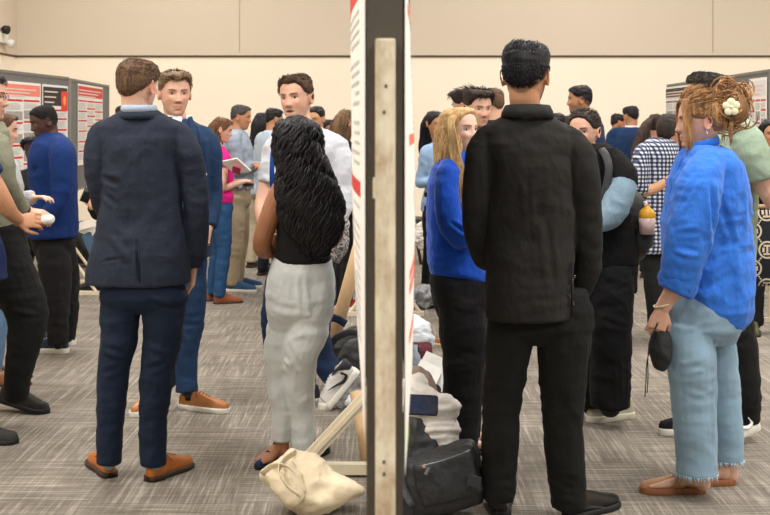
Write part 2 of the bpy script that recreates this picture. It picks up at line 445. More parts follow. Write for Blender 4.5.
    def eyes(s, h):
        k, U = h['k'], h['U']
        ew = plain('eye_white', (225, 215, 208), .3); ei = plain('eye_iris', (52, 36, 26), .2); lid = plain('lash', (38, 26, 22), .6)
        bm = hair_mat('brow_%d' % sum(h['brow']), h['brow'])
        for sd in (-1, 1):
            y0 = s.fsurf(sd*.031, .004, h)
            e = MB(); e.ell(s.hp(sd*.031, y0-.002, .003), np.array([.0130, .006, .0048])*k, U, 14, 8)
            n0 = len(e.f); e.ell(s.hp(sd*.031, y0+.0022, .0032), np.array([.0058, .0028, .0050])*k, U, 12, 6)
            o = build('eye', e, [ew, ei], s.root)
            for i, p in enumerate(o.data.polygons): p.material_index = 0 if i < n0 else 1
            l = MB(); P = []
            for x in np.linspace(.0165, .046, 6):
                q = (x-.031)/.015; P.append(s.hp(sd*x, y0+.0035-.004*q*q, .0085-.0042*q*q))
            l.tube(P, [.0007*k, .0016*k, .0019*k, .0019*k, .0017*k, .0008*k], n=6, res=.01); build('eyelash', l, lid, o)
            b = MB(); P = []
            for x in np.linspace(.012, .050, 7):
                q = (x-.012)/.038; z = .0215+.006*math.sin(q*2.3)-.001; P.append(s.hp(sd*x, s.fsurf(x, z, h)+.0006, z))
            b.tube(P, [(.0022*k, .0015*k), (.0036*k, .0018*k), (.0038*k, .002*k), (.0036*k, .002*k), (.003*k, .0018*k), (.002*k, .0014*k), (.0008*k, .001*k)], n=8, res=.01, ref=(0, 0, 1)); build('eyebrow', b, bm, s.root)
    def hair(s, mat, style='short', top=.022, side=.010, tufts=0, tl=.028, seed=3, flow=None, front=0., bumpy=.004, n=72, m=54, back=None, name='hair', parting=None):
        h = s.h; k, U, c = h['k'], h['U'], h['c']; hx, hz = HAIRLINES[style]
        back = side if back is None else back
        def off(al, z, x, y):
            hl = np.interp(al, hx, hz); wd_ = np.interp(al, [0, 1, 1.9, 2.4, 3.2], [.014, .02, .03, .055, .06]); msk = np.clip((z-hl)/wd_+.3, 0, 1)**1.2
            upz = np.clip((z-.04)/.05, 0, 1); sb = np.where(al > 1.9, back, side)
            t = sb*(1-upz)+top*upz
            t = t+front*np.exp(-(al/.8)**2)*upz
            if parting is not None: t = t-.006*np.exp(-((x-parting)/.006)**2)*upz
            P = np.stack([x*60, y*60, z*60], 1); t = t+bumpy*fbm(P, seed)*(.4+upz)*(msk)
            return -.012+(t+.012)*msk
        mb = MB(); rg = head_rings(n, m, offf=off, fem=h['fem']); mb.rings([c+(P*k)@U for P in rg])
        allp = np.vstack(rg)
        if tufts:
            rr = random.Random(seed); L = MB(); cnt = 0; mid = len(allp)
            while cnt < tufts:
                i = rr.randrange(mid); p = allp[i]; al = abs(math.atan2(p[0], p[1])); hl = np.interp(al, hx, hz)
                if p[2] < hl+.002: continue
                if p[2] > .10 and rr.random() < .5: continue
                cnt += 1
                nn = nrm(p/np.array([.075, .095, .118])**2); upz = np.clip((p[2]-.05)/.05, 0, 1)
                fl = flow(p) if flow else nrm(np.array([0, .6*upz+ (.25 if al < 1.7 else -.1), -.9*(1-upz)-.1]))
                fl = fl+np.array([rr.gauss(0, .13), rr.gauss(0, .13), rr.gauss(0, .1)]); d = nrm(nrm(fl-nn*np.dot(fl, nn))+nn*(.06+.14*upz))
                ll = tl*(.5+rr.random()*.7)*(.55+.6*upz); q0 = p-nn*.004; q1 = p+d*ll*.5; q2 = p+d*ll-nn*ll*.25
                L.tube([c+(v*k)@U for v in (q0, q1, q2)], [.0020*k, .0018*k, .0003*k], n=4, res=1)
            mb.add(np.vstack(L.v), L.f)
        return build(name, mb, mat, s.root)
    def mass(s, mat, secs, locks=120, wave=.006, wf=40., lw=.006, seed=1, arc=(0, 6.283), name='hair', jit=.35, end=.06, voxel=.009, dark=None, top=True):
        """hair volume; secs: (px,py,dy,half width px,half depth px). Locks run down its surface."""
        S = [(s.w(a, b, dy), np.array([hw/s.s, 0, 0]), np.array([0, hd/s.s, 0])) for a, b, dy, hw, hd in secs]
        mb = MB(); mb.loft([(c, u*.93, v*.93) for c, u, v in S], res=.025)
        c = np.array([q[0] for q in S]); hw = np.array([q[1][0] for q in S]); hd = np.array([q[2][1] for q in S]); z = c[:, 2]
        rr = random.Random(seed); z0, z1 = z[0], z[-1]
        base = remesh(mb.mesh('h'), voxel, 3); V = coords(base); setco(base, V+normals(base)*(.006*ridge(V*np.array([28, 28, 7.]), seed))[:, None])
        L = MB(); 
        for i in range(locks):
            a = arc[0]+(arc[1]-arc[0])*rr.random(); t0 = rr.random()**1.5*.5; t1 = min(1., .62+rr.random()*.45)+end*rr.random(); ph = 3*a+rr.gauss(0, .95); ph2 = rr.random()*6.28
            P = []; rad = []; K = 16 if wave > .003 else 9; w0 = lw*(.6+.8*rr.random())
            for j in range(K):
                t = t0+(t1-t0)*j/(K-1); zz = z0+(z1-z0)*t; o = np.argsort(z)
                cc = np.array([np.interp(zz, z[o], c[o, q]) for q in range(3)]); cc[2] = zz
                w_ = np.interp(zz, z[o], hw[o]); d_ = np.interp(zz, z[o], hd[o])
                sw = wave*math.sin(zz*wf+ph); aa = a+sw/max(w_, .03)+.05*math.sin(zz*9+ph2)*jit
                rr2 = 1.0+(wave*.8*math.sin(zz*wf+ph+1.6))/max(w_, .03)+.02
                if j < 2: rr2 *= .97
                P.append(cc+np.array([math.cos(aa)*w_*rr2, math.sin(aa)*d_*rr2, 0])); rad.append(w0*(math.sin(math.pi*min(1, (j+.6)/K*1.02))**.5+.05))
            L.tube(P, [(r, r*.6) for r in rad], n=6, res=.03, smooth=False)
        lm = L.mesh('l')
        Vb = coords(base); fb = [tuple(p.vertices) for p in base.polygons]
        mb2 = MB(); mb2.add(Vb, fb)
        if locks: mb2.add(np.vstack(L.v), L.f)
        return build(name, mb2, mat, s.root)
    # shoes --------------------------------------------------------
    def shoe(s, heel, yaw, mat, sole, L=.29, wd=1.0, hs=.012, style='dress', lift=0., lace=None, name='shoe', sock=SOCK):
        heel = np.asarray(heel, float); f = np.array([math.sin(R(yaw)), math.cos(R(yaw)), 0]); r = np.array([f[1], -f[0], 0]); up = np.array([0, 0, 1.])
        tl = {'dress': ([0, .04, .12, .25, .38, .5, .62, .75, .88, .96, 1.0], [.020, .031, .036, .037, .036, .039, .044, .046, .040, .027, .008], [.050, .068, .080, .084, .080, .070, .058, .047, .039, .030, .014]),
              'sneaker': ([0, .04, .12, .25, .38, .5, .62, .75, .88, .96, 1.0], [.025, .034, .038, .038, .039, .043, .048, .050, .045, .033, .014], [.055, .076, .078, .074, .078, .070, .060, .050, .042, .036, .022]),
              'boot': ([0, .04, .12, .25, .38, .5, .62, .75, .88, .96, 1.0], [.024, .034, .040, .042, .040, .040, .043, .046, .042, .030, .01], [.10, .13, .135, .135, .11, .078, .06, .05, .042, .034, .018]),
              'mule': ([.30, .36, .45, .52, .62, .75, .88, .96, 1.0], [.038, .040, .042, .043, .045, .045, .036, .024, .010], [.012, .045, .062, .058, .048, .040, .033, .027, .014])}[style]
        piv = heel+f*L*.82; cl, sl = math.cos(R(lift)), math.sin(R(lift))
        def T(a, b, z):
            p = heel+f*a+r*b+up*z
            if lift:
                q = p-piv; fa = np.dot(q, f); za = q[2]; p = piv+r*np.dot(q, r)+f*(fa*cl+za*sl)+up*(-fa*sl+za*cl) if fa < 0 else p
            return p
        mb = MB(); rg = []; th = np.linspace(0, math.pi, 15)
        A = np.array(tl[0]); ts = np.unique(np.concatenate([np.linspace(A[0], 1, 24), A]))
        for t in ts:
            w_ = np.interp(t, *(A, np.array(tl[1])))*wd; h_ = np.interp(t, A, np.array(tl[2]))*wd
            bend = .006*math.sin(t*math.pi)
            pts = [T(t*L, math.cos(a)*w_*(abs(math.cos(a))**-.25 if abs(math.cos(a)) > .3 else 1.35)*(.76+.0*bend), hs+h_*math.sin(a)**.8) for a in th]+[T(t*L, b*w_, hs*.7) for b in (-.7, 0, .7)]
            rg.append(np.array(pts))
        mb.rings(rg); root = build(name, mb, mat, s.root, smooth=1)
        so = MB(); n = 40; out = []
        B = np.array(tl[1]); A0 = np.array([0, .04, .12, .25, .38, .5, .62, .75, .88, .96, 1.0]); B0 = np.interp(A0, A, B) if style != 'mule' else np.array([.02, .030, .034, .033, .032, .036, .043, .045, .037, .025, .01])
        ts2 = np.concatenate([[-.012], np.linspace(0, 1, 22), [1.014]]); ww = np.interp(ts2, A0, B0*wd)+.004; ww[0] = ww[1]*.55; ww[-1] = ww[-2]*.45
        lo = [(t*L, w_) for t, w_ in zip(ts2, ww)]; ol = [(a, w_) for a, w_ in lo]+[(a, -w_) for a, w_ in lo[::-1]]
        so.rings([np.array([T(a, b*.97, 0.001) for a, b in ol]), np.array([T(a, b, .003) for a, b in ol]), np.array([T(a, b, hs) for a, b in ol]), np.array([T(a, b*.95, hs+.004) for a, b in ol])])
        build('sole', so, sole, root)
        if style == 'dress':
            hb = MB(); ol2 = [(a, w_) for a, w_ in lo if a < .27*L]; ol2 = ol2+[(a, -w_) for a, w_ in ol2[::-1]]
            hb.rings([np.array([T(a, b*1.01, -.0) for a, b in ol2]), np.array([T(a, b*1.01, hs+.006) for a, b in ol2])]); build('heel', hb, sole, root)
        if lace is not None:
            lc = MB()
            for i, t in enumerate((.36, .42, .48, .54, .60)):
                w_ = .016; h_ = np.interp(t, A, np.array(tl[2]))*wd+hs
                lc.tube([T(t*L, -w_, h_-.008), T(t*L+.004, 0, h_+.002), T(t*L, w_, h_-.008)], [.0022]*3, n=6, res=.01)
            for sd in (-1, 1): lc.tube([T(.37*L, 0, hs+np.interp(.37, A, np.array(tl[2]))*wd+.003), T(.37*L, sd*.02, hs+.072*wd), T(.42*L, sd*.034, hs+.05*wd)], [.0018]*3, n=6, res=.01)
            build('laces', lc, lace, root)
        if style in ('dress', 'sneaker') and sock is not None:
            sk = MB(); sk.tube([T(.2*L, 0, hs+.03), T(.2*L, 0, hs+.085), T(.19*L, 0, hs+.17)], [(.026, .036), (.030, .036), (.033, .034)], n=16); build('sock', sk, sock, s.root)
        s._T = T; return root
    def band(s, name, c, U, rx, ry, a0, a1, h, mat, parent=None, flare=0., th=.004, drop=0.):
        """collar-like band round c in frame U; angle 0 = back, grows to the front both ways"""
        mb = MB(); A = np.linspace(a0, a1, 26); rg = []
        for a in A:
            d = np.array([math.sin(a), -math.cos(a), 0]); dz = -drop*(1-math.cos(a))*.5
            p0 = np.array([d[0]*rx, d[1]*ry, dz]); p1 = np.array([d[0]*(rx+flare), d[1]*(ry+flare), dz+h])
            q = [p0+d*th, p0-d*th, p1-d*th, p1+d*th*.2, (p0+p1)/2+d*th*1.4]
            rg.append(np.array([np.asarray(c)+v@U for v in q]))
        mb.rings(rg); return build(name, mb, mat, parent or s.root)
    # finish -------------------------------------------------------
    def finish(s):
        out = {}
        for name, g in s.g.items():
            if not g['mb'].v: continue
            wf = wrinkle(g['amp'], s.seed % 97, g['sc']); folds = g['folds']
            def disp(V, wf=wf, folds=folds):
                d = wf(V)*1.0
                for a, b, wd, amp in folds:
                    ab = b-a; t = np.clip(((V-a)@ab)/np.dot(ab, ab), 0, 1); q = V-(a+t[:, None]*ab); q[:, 1] *= .45
                    r = np.linalg.norm(q, axis=1); e = np.sin(np.clip(t, .0, 1)*math.pi)**.5
                    d = d+1.9*amp*e*(np.exp(-(r/wd)**2)-.5*np.exp(-((r-2.0*wd)/wd)**2))
                return d
            out[name] = build(name.rstrip('_'), g['mb'], g['mat'], s.root, voxel=g['voxel'], smooth=g['smooth'], disp=disp)
        me = remesh(s.body.mesh('body'), s.vox, 1 if s.q >= 1 else 1); V = coords(me)
        b0 = np.array(lin(SKIN[s.skin])); col = np.tile(b0, (len(V), 1))
        bl = 1+.10*fbm(V*18, 4)[:, None]*np.array([.6, 1, 1]); col = col*bl
        for h in s.heads:
            q = ((V-h['c'])@h['U'].T)/h['k']; x, y, z = q.T; fr = (y > .03)
            def mix(wt, c):
                nonlocal col
                wt = np.clip(wt, 0, 1)[:, None]; col = col*(1-wt)+np.array(c)*wt
            near = np.linalg.norm(q, axis=1) < .16
            red = b0*np.array([1.02, .72, .68])
            mix(.45*near*fr*(np.exp(-((np.abs(x)-.042)/.022)**2-((z+.025)/.02)**2)), red)
            mix(.45*near*fr*np.exp(-(x/.014)**2-((z+.036)/.010)**2), red)
            mix(.5*near*((np.abs(x) > .070)&(z > -.045)&(z < .04)&(y < .02)&(y > -.045)), red)
            if h['beard']:
                bc = np.array(lin(h['brow'])); al = np.abs(np.arctan2(x, y))
                zone = np.clip((-.030-z)/.02, 0, 1)*np.clip((1.75-al)/.25, 0, 1)*near
                zone = np.maximum(zone, np.exp(-((al-1.45)/.2)**2)*np.clip((.01-z)/.02, 0, 1)*near*(al < 1.7))
                zone = zone*(1-np.exp(-(x/.024)**2-((z+.066)/.010)**2))
                mix(h['beard']*zone*(z > -.135), bc)
            if h['fade']:
                hx, hz = HAIRLINES['fade']; al = np.abs(np.arctan2(x, y)); hl = np.interp(al, hx, hz)
                mix(h['fade']*np.clip((z-hl)/.008+.5, 0, 1)*near, lin(h['brow']))
            lc = lin(h['lip']) if h['lip'] else tuple(b0*np.array([.78, .50, .48]))
            mix(.65*near*fr*(((x/.027)**2+((z+.066)/.0088)**2) < 1), lc)
            mix(.85*near*fr*(((x/.021)**2+((z+.066)/(.0012+.0050*h['om']))**2) < 1), tuple(b0*(.3-.18*h['om'])))
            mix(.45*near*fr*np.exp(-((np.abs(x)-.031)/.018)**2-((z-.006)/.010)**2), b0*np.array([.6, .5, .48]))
            mix(.5*near*fr*np.exp(-((np.abs(x)-.009)/.004)**2-((z+.0445)/.003)**2), b0*.3)  # shade under the nose tip painted into the skin colour
        if not getattr(s, 'bare', False): col[V[:, 2] < .20] = lin(s.sockc)
        for fn in s.tints: col = fn(V, col)
        at = me.color_attributes.new('tone', 'FLOAT_COLOR', 'POINT')
        at.data.foreach_set('color', np.hstack([np.clip(col, 0, 1), np.ones((len(V), 1))]).astype(np.float32).ravel())
        out['body'] = link('body', me, skin_mat('skin'), s.root); return out
def wtorso(P, g, secs, yaw, core=.7):
    y = R(yaw); r = np.array([math.cos(y), -math.sin(y), 0]); f = np.array([math.sin(y), math.cos(y), 0])
    S = [(P.base+f*q[3]+np.array([0, 0, q[0]]), r*q[1], f*q[2]) for q in secs]
    if g: P.g[g]['mb'].loft(S)
    if core: P.body.loft([(a, b*core, c*core) for a, b, c in S], n=20, res=.04)
def auto(P, yaw, h, top, bottom, topn='shirt', botn='trousers', fem=0, armL='down', armR='down', sleeve=1.0, hem=None, wide=1.0, shoe=None, sole=None, shoestyle='sneaker', hyaw=None, hpitch=-8, stance=.11, legw=1.0, feet=True, amp=.005, dxh=0., headopts=None, look=None):
    k = h/1.76; P.k = k
    P.gar(topn, top, amp=amp); P.gar(botn, bottom, amp=amp)
    hm = hem if hem is not None else .83*k
    if fem: T = [(hm, .175, .125, -.005), (.93*k, .172, .122, -.005), (1.06*k, .135, .10, 0), (1.18*k, .145, .115, .008), (1.29*k, .155, .120, .010), (1.38*k, .150, .10, 0), (1.435*k, .115, .075, -.01), (1.47*k, .060, .055, -.015)]
    else: T = [(hm, .185, .13, 0), (.95*k, .178, .128, 0), (1.08*k, .165, .12, .005), (1.20*k, .180, .125, .005), (1.33*k, .190, .125, .0), (1.42*k, .175, .105, -.01), (1.475*k, .120, .075, -.02), (1.51*k, .065, .058, -.02)]
    T = [(a, b*wide*k, c*wide*k, d) for a, b, c, d in T]; wtorso(P, topn, T, yaw)
    hw = .165*k*(1 if fem else .97); wtorso(P, botn, [(.80*k, hw, .11*k, 0), (.90*k, hw*1.04, .118*k, 0), (1.02*k, hw*.92, .10*k, 0)], yaw)
    sh = (.150 if fem else .178)*k*wide; zs = (1.375 if fem else 1.42)*k
    an = {}
    for sd, mode in ((-1, armL), (1, armR)):
        S = P.L(sd*sh, 0, zs, yaw); a_r = (.050 if fem else .060)*k*wide
        if mode == 'down': E = P.L(sd*(sh+.055), -.02, zs-.29*k, yaw); Wr = P.L(sd*(sh+.05), .06, zs-.54*k, yaw); hd = (.1, .25, -1)
        elif mode == 'hold': E = P.L(sd*(sh+.05), -.03, zs-.28*k, yaw); Wr = P.L(sd*(sh-.08), .20, zs-.24*k, yaw); hd = (-.5, .8, .15)
        elif mode == 'up': E = P.L(sd*(sh+.04), .04, zs-.27*k, yaw); Wr = P.L(sd*(sh-.06), .20, zs-.08*k, yaw); hd = (-.4, .5, .6)
        elif mode == 'cross': E = P.L(sd*(sh+.03), .05, zs-.27*k, yaw); Wr = P.L(-sd*.03, .20, zs-.24*k, yaw); hd = (-.95, .1, .1)
        elif mode == 'pocket': E = P.L(sd*(sh+.075), -.06, zs-.27*k, yaw); Wr = P.L(sd*(sh+.01), .02, zs-.50*k, yaw); hd = (-.1, .3, -1)
        elif mode == 'none': continue
        y = R(yaw); r_ = np.array([math.cos(y), -math.sin(y), 0]); f_ = np.array([math.sin(y), math.cos(y), 0])
        d = nrm(r_*hd[0]*sd+f_*hd[1]+np.array([0, 0, hd[2]]))
        M = (S+E)/2; IN = P.L(sd*sh*.45, 0, zs+.035*k, yaw)
        full = [IN, S, M, E, (E+Wr)/2, Wr]; rr = [a_r*.9, a_r, a_r*.92, a_r*.82, a_r*.74, a_r*.62]
        if sleeve >= 1: P.wlimb(topn, full, rr)
        else:
            n = 3 if sleeve >= .4 else 2
            cut = [IN, S, S+(E-S)*min(1, sleeve*1.0)]; P.wlimb(topn, cut, [a_r*.9, a_r*1.02, a_r*1.0], core=.7)
            P.body.tube([S, M, E, (E+Wr)/2, Wr], [a_r*.8, a_r*.74, a_r*.64, a_r*.62, a_r*.44], n=12, flatcap=False)
        P.hand(Wr, d, r_*sd if mode != 'hold' else np.array([0, 0, 1.]), side=-sd if mode in ('down', 'pocket') else sd, curl=.45, k=.95*k)
        an[sd] = (S, E, Wr)
    for sd in (-1, 1):
        Hh = P.L(sd*.085*k, 0, .88*k, yaw); K = P.L(sd*(stance*.95), .015, .50*k, yaw); A = P.L(sd*stance, -.03, .09, yaw)
        P.wlimb(botn, [Hh, (Hh+K)/2, K, (K+A)/2, A-np.array([0, 0, .03])], [(.088*k*legw, .095*k), (.078*k*legw, .085*k), (.062*k*legw, .065*k), (.060*k*legw, .060*k*legw), (.055*k*legw, .060*k*legw)])
        if feet:
            he = P.L(sd*stance, -.08, 0, yaw); P.foot(he+np.array([0, 0, .01]), P.L(sd*(stance+.03), .15, 0.01, yaw))
            P.shoe(he, yaw+sd*8, shoe or leather('black_leather', (24, 22, 22)), sole or plain('dark_sole', (28, 26, 25), .7), L=.28 if not fem else .25, wd=1 if not fem else .88, style=shoestyle, hs=.012 if shoestyle != 'sneaker' else .025)
    zc = h-.118*k-.012
    ho = dict(fem=fem); ho.update(headopts or {})
    y = R(yaw if hyaw is None else hyaw); ps = P.w(CX, HY); 
    c = P.base+np.array([dxh+math.sin(R(yaw))*.03, math.cos(R(yaw))*.03, zc]); px = CX+c[0]*F/c[1]; py = HY-(c[2]-H0)*F/c[1]
    P.head(px, py, yaw if hyaw is None else hyaw, hpitch, k=k*.97, dy=c[1]-P.Y, neck=P.L(0, -.01, 1.46*k, yaw), **ho)
    return an
# ================================================================= the room
def wallmat(name, col, bs=.15, sc=60, weave=False):
    m, nt, b = base_mat(name, col, .9, 0, .15)
    co = objco(nt); n = noise(nt, co, 1.3, 4); c = lin(col)
    k = mixc(nt, n, tuple(v*.96 for v in c), tuple(min(1, v*1.04) for v in c))
    if weave:
        n2 = noise(nt, objco(nt, (1, 1, 12)), 30, 2); n3 = noise(nt, objco(nt, (12, 12, 1)), 30, 2)
        w = mathn(nt, 'ADD', n2, n3); k2 = mixc(nt, mathn(nt, 'MULTIPLY', w, .5), tuple(v*.90 for v in c), tuple(min(1, v*1.10) for v in c)); k = mixc(nt, .6, k, k2)
        bump(nt, b, w, .2, .002)
    else: bump(nt, b, noise(nt, co, sc, 3), bs, .004)
    nt.links.new(k, b.inputs['Base Color']); return m
cream = wallmat('cream_paint', (244, 232, 212)); beige = wallmat('beige_acoustic_fabric', (208, 194, 175), weave=True)
def structure(o, name):
    o.name = name; o['kind'] = 'structure'; return o
def slab(name, c, size, mat):
    mb = MB(); mb.box(c, size); return structure(build(name, mb, mat, sh=False), name)
YB = 15.6; XL = -4.80; XR = 12.5; ZC = 5.2
# carpet
cm, nt, b = base_mat('carpet', (140, 130, 120), .95, 0, .1)
co = objco(nt); sp = N(nt, 'ShaderNodeSeparateXYZ'); nt.links.new(co, sp.inputs[0])
tx = mathn(nt, 'DIVIDE', sp.outputs[0], .61); ty = mathn(nt, 'DIVIDE', sp.outputs[1], .61)
fx = mathn(nt, 'FLOOR', tx); fy = mathn(nt, 'FLOOR', ty)
ck = mathn(nt, 'ABSOLUTE', mathn(nt, 'MODULO', mathn(nt, 'ADD', fx, fy), 2.0)); ck = mathn(nt, 'GREATER_THAN', ck, .5)
def streak(sx, sy, seed, a, bb):
    t = nt.nodes.new('ShaderNodeTexCoord'); mp = nt.nodes.new('ShaderNodeMapping'); mp.inputs['Scale'].default_value = (sx, sy, 1); mp.inputs['Location'].default_value = (seed, seed*1.7, 0)
    nt.links.new(t.outputs['Object'], mp.inputs[0]); n = nt.nodes.new('ShaderNodeTexNoise'); n.inputs['Scale'].default_value = 1; n.inputs['Detail'].default_value = 3; n.inputs['Roughness'].default_value = .65
    nt.links.new(mp.outputs[0], n.inputs['Vector']); r = N(nt, 'ShaderNodeMapRange'); r.inputs[1].default_value = a; r.inputs[2].default_value = bb; nt.links.new(n.outputs['Fac'], r.inputs[0]); return r.outputs[0]
A1 = streak(64, 1.7, 0, .47, .66); A2 = streak(1.7, 64, 3, .47, .66)
B1 = streak(130, 6, 5, .35, .70); B2 = streak(6, 130, 8, .35, .70)
ck = mathn(nt, 'MULTIPLY_ADD', ck, .36, .32); mA = N(nt, 'ShaderNodeMix'); nt.links.new(ck, mA.inputs[0]); nt.links.new(A1, mA.inputs[2]); nt.links.new(A2, mA.inputs[3])
mB_ = N(nt, 'ShaderNodeMix'); nt.links.new(ck, mB_.inputs[0]); nt.links.new(B1, mB_.inputs[2]); nt.links.new(B2, mB_.inputs[3])
big = noise(nt, co, 5, 3); s_ = mathn(nt, 'ADD', mathn(nt, 'MULTIPLY', mA.outputs[0], .62), mathn(nt, 'MULTIPLY', mB_.outputs[0], .38))
pile = noise(nt, co, 330, 2)
s_ = mathn(nt, 'ADD', s_, mathn(nt, 'MULTIPLY', mathn(nt, 'SUBTRACT', pile, .5), .55)); s_ = mathn(nt, 'ADD', s_, mathn(nt, 'MULTIPLY', mathn(nt, 'SUBTRACT', big, .5), .5))
cr = N(nt, 'ShaderNodeValToRGB'); e = cr.color_ramp.elements
e[0].position = .05; e[0].color = (*lin((108, 101, 93)), 1); e[1].position = .95; e[1].color = (*lin((190, 183, 171)), 1); k_ = e.new(.42); k_.color = (*lin((142, 134, 123)), 1)
nt.links.new(s_, cr.inputs[0]); nt.links.new(cr.outputs[0], b.inputs['Base Color']); bump(nt, b, pile, .5, .004)
slab('floor', ((XL+XR)/2, YB/2-1.5, -.05), (XR-XL+.4, YB+3.4, .1), cm)
slab('wall_back', ((XL+XR)/2, YB+.1, 1.195), (XR-XL+.4, .2, 2.39), cream)
ob = slab('wall_back_upper', ((XL+XR)/2, YB+.085, (2.415+ZC)/2), (XR-XL+.4, .25, ZC-2.415), beige)
slab('trim_1', ((XL+XR)/2, YB+.10, 2.4025), (XR-XL+.1, .22, .025), plain('groove', (120, 108, 90), .8))
slab('wall_left', (XL-.1, YB/2-1.5, 1.195), (.2, YB+3.2, 2.39), cream)
slab('wall_left_upper', (XL-.085, YB/2-1.5, (2.415+ZC)/2), (.23, YB+3.2, ZC-2.415), beige)
slab('trim_2', (XL-.1, YB/2-1.5, 2.4025), (.22, YB+3.0, .025), MATS['groove'])
slab('wall_right', (XR+.1, YB/2-1.5, ZC/2), (.2, YB+3.2, ZC), cream)
slab('ceiling', ((XL+XR)/2, YB/2-1.5, ZC+.05), (XR-XL+.4, YB+3.4, .1), wallmat('ceiling_white', (235, 230, 220)))
slab('baseboard_back', ((XL+XR)/2, YB-.008, .05), (XR-XL-.02, .016, .10), plain('base_trim', (128, 120, 108), .7))
slab('baseboard_left', (XL+.008, YB/2-1.5, .05), (.016, YB+2.9, .10), MATS['base_trim'])
# seams of the fabric panels
for i, px in enumerate((240, 712)):
    slab('trim_%d' % (3+i), ((px-385)/F*YB, YB-.044, 3.8), (.008, .006, 2.7), plain('seam', (176, 160, 138), .9))
# emergency light on the left wall
w0 = np.array([XL, 14.9, H0+(122-38)/F*14.9])
el = empty('emergency_light', w0+np.array([0, 0, -.1]), 'small white emergency light with two lamp heads high on the left wall', 'wall light')
mb = MB(); mb.box(w0+np.array([.04, 0, 0]), (.08, .28, .12)); build('housing', mb, plain('white_plastic', (225, 222, 212), .5), el, sh=False)
for sd in (-1, 1):
    mb = MB(); p = w0+np.array([.10, sd*.09, .10 if sd < 0 else -.06]); mb.tube([p+np.array([-.04, 0, 0]), p, p+np.array([.05, -.02, -.01])], [.02, .05, .055], n=16, smooth=False)
    build('lamp_head', mb, plain('black_plastic', (28, 28, 28), .5) if sd < 0 else MATS['white_plastic'], el)
# lights
def area(loc, sx, sy, power, rot=(0, 0, 0), col=(1, .975, .94)):
    l = bpy.data.lights.new('ceiling_light', 'AREA'); l.shape = 'RECTANGLE'; l.size = sx; l.size_y = sy; l.energy = power; l.color = col
    o = bpy.data.objects.new('ceiling_light', l); C.objects.link(o); o.location = loc; o.rotation_euler = rot; return o
for x in (-2.6, 2.4, 7.6):
    for y in (-1.0, 4.0, 8.6, 13.0):
        area((x, y, ZC-.05), 1.6, 1.6, {-1.0: 285, 4.0: 255, 8.6: 215, 13.0: 140}[y])
wd = bpy.data.worlds.new('world'); bpy.context.scene.world = wd; wd.use_nodes = True
wd.node_tree.nodes['Background'].inputs[0].default_value = (1, .97, .93, 1); wd.node_tree.nodes['Background'].inputs[1].default_value = .26
# camera
cam = bpy.data.cameras.new('camera'); co_ = bpy.data.objects.new('camera', cam); C.objects.link(co_)
cam.sensor_width = 36; cam.lens = 36*F/770; co_.location = (0, 0, H0); co_.rotation_euler = (R(90), 0, 0)
cam.shift_y = -(257.5-HY)/770; cam.shift_x = 0
cam.dof.use_dof = True; cam.dof.focus_distance = 5.3; cam.dof.aperture_fstop = 8.5; cam.clip_start = .05
bpy.context.scene.camera = co_
sc = bpy.context.scene; sc.view_settings.view_transform = 'Standard'; sc.view_settings.look = 'None'; sc.view_settings.gamma = 1; sc.view_settings.exposure = EXPO
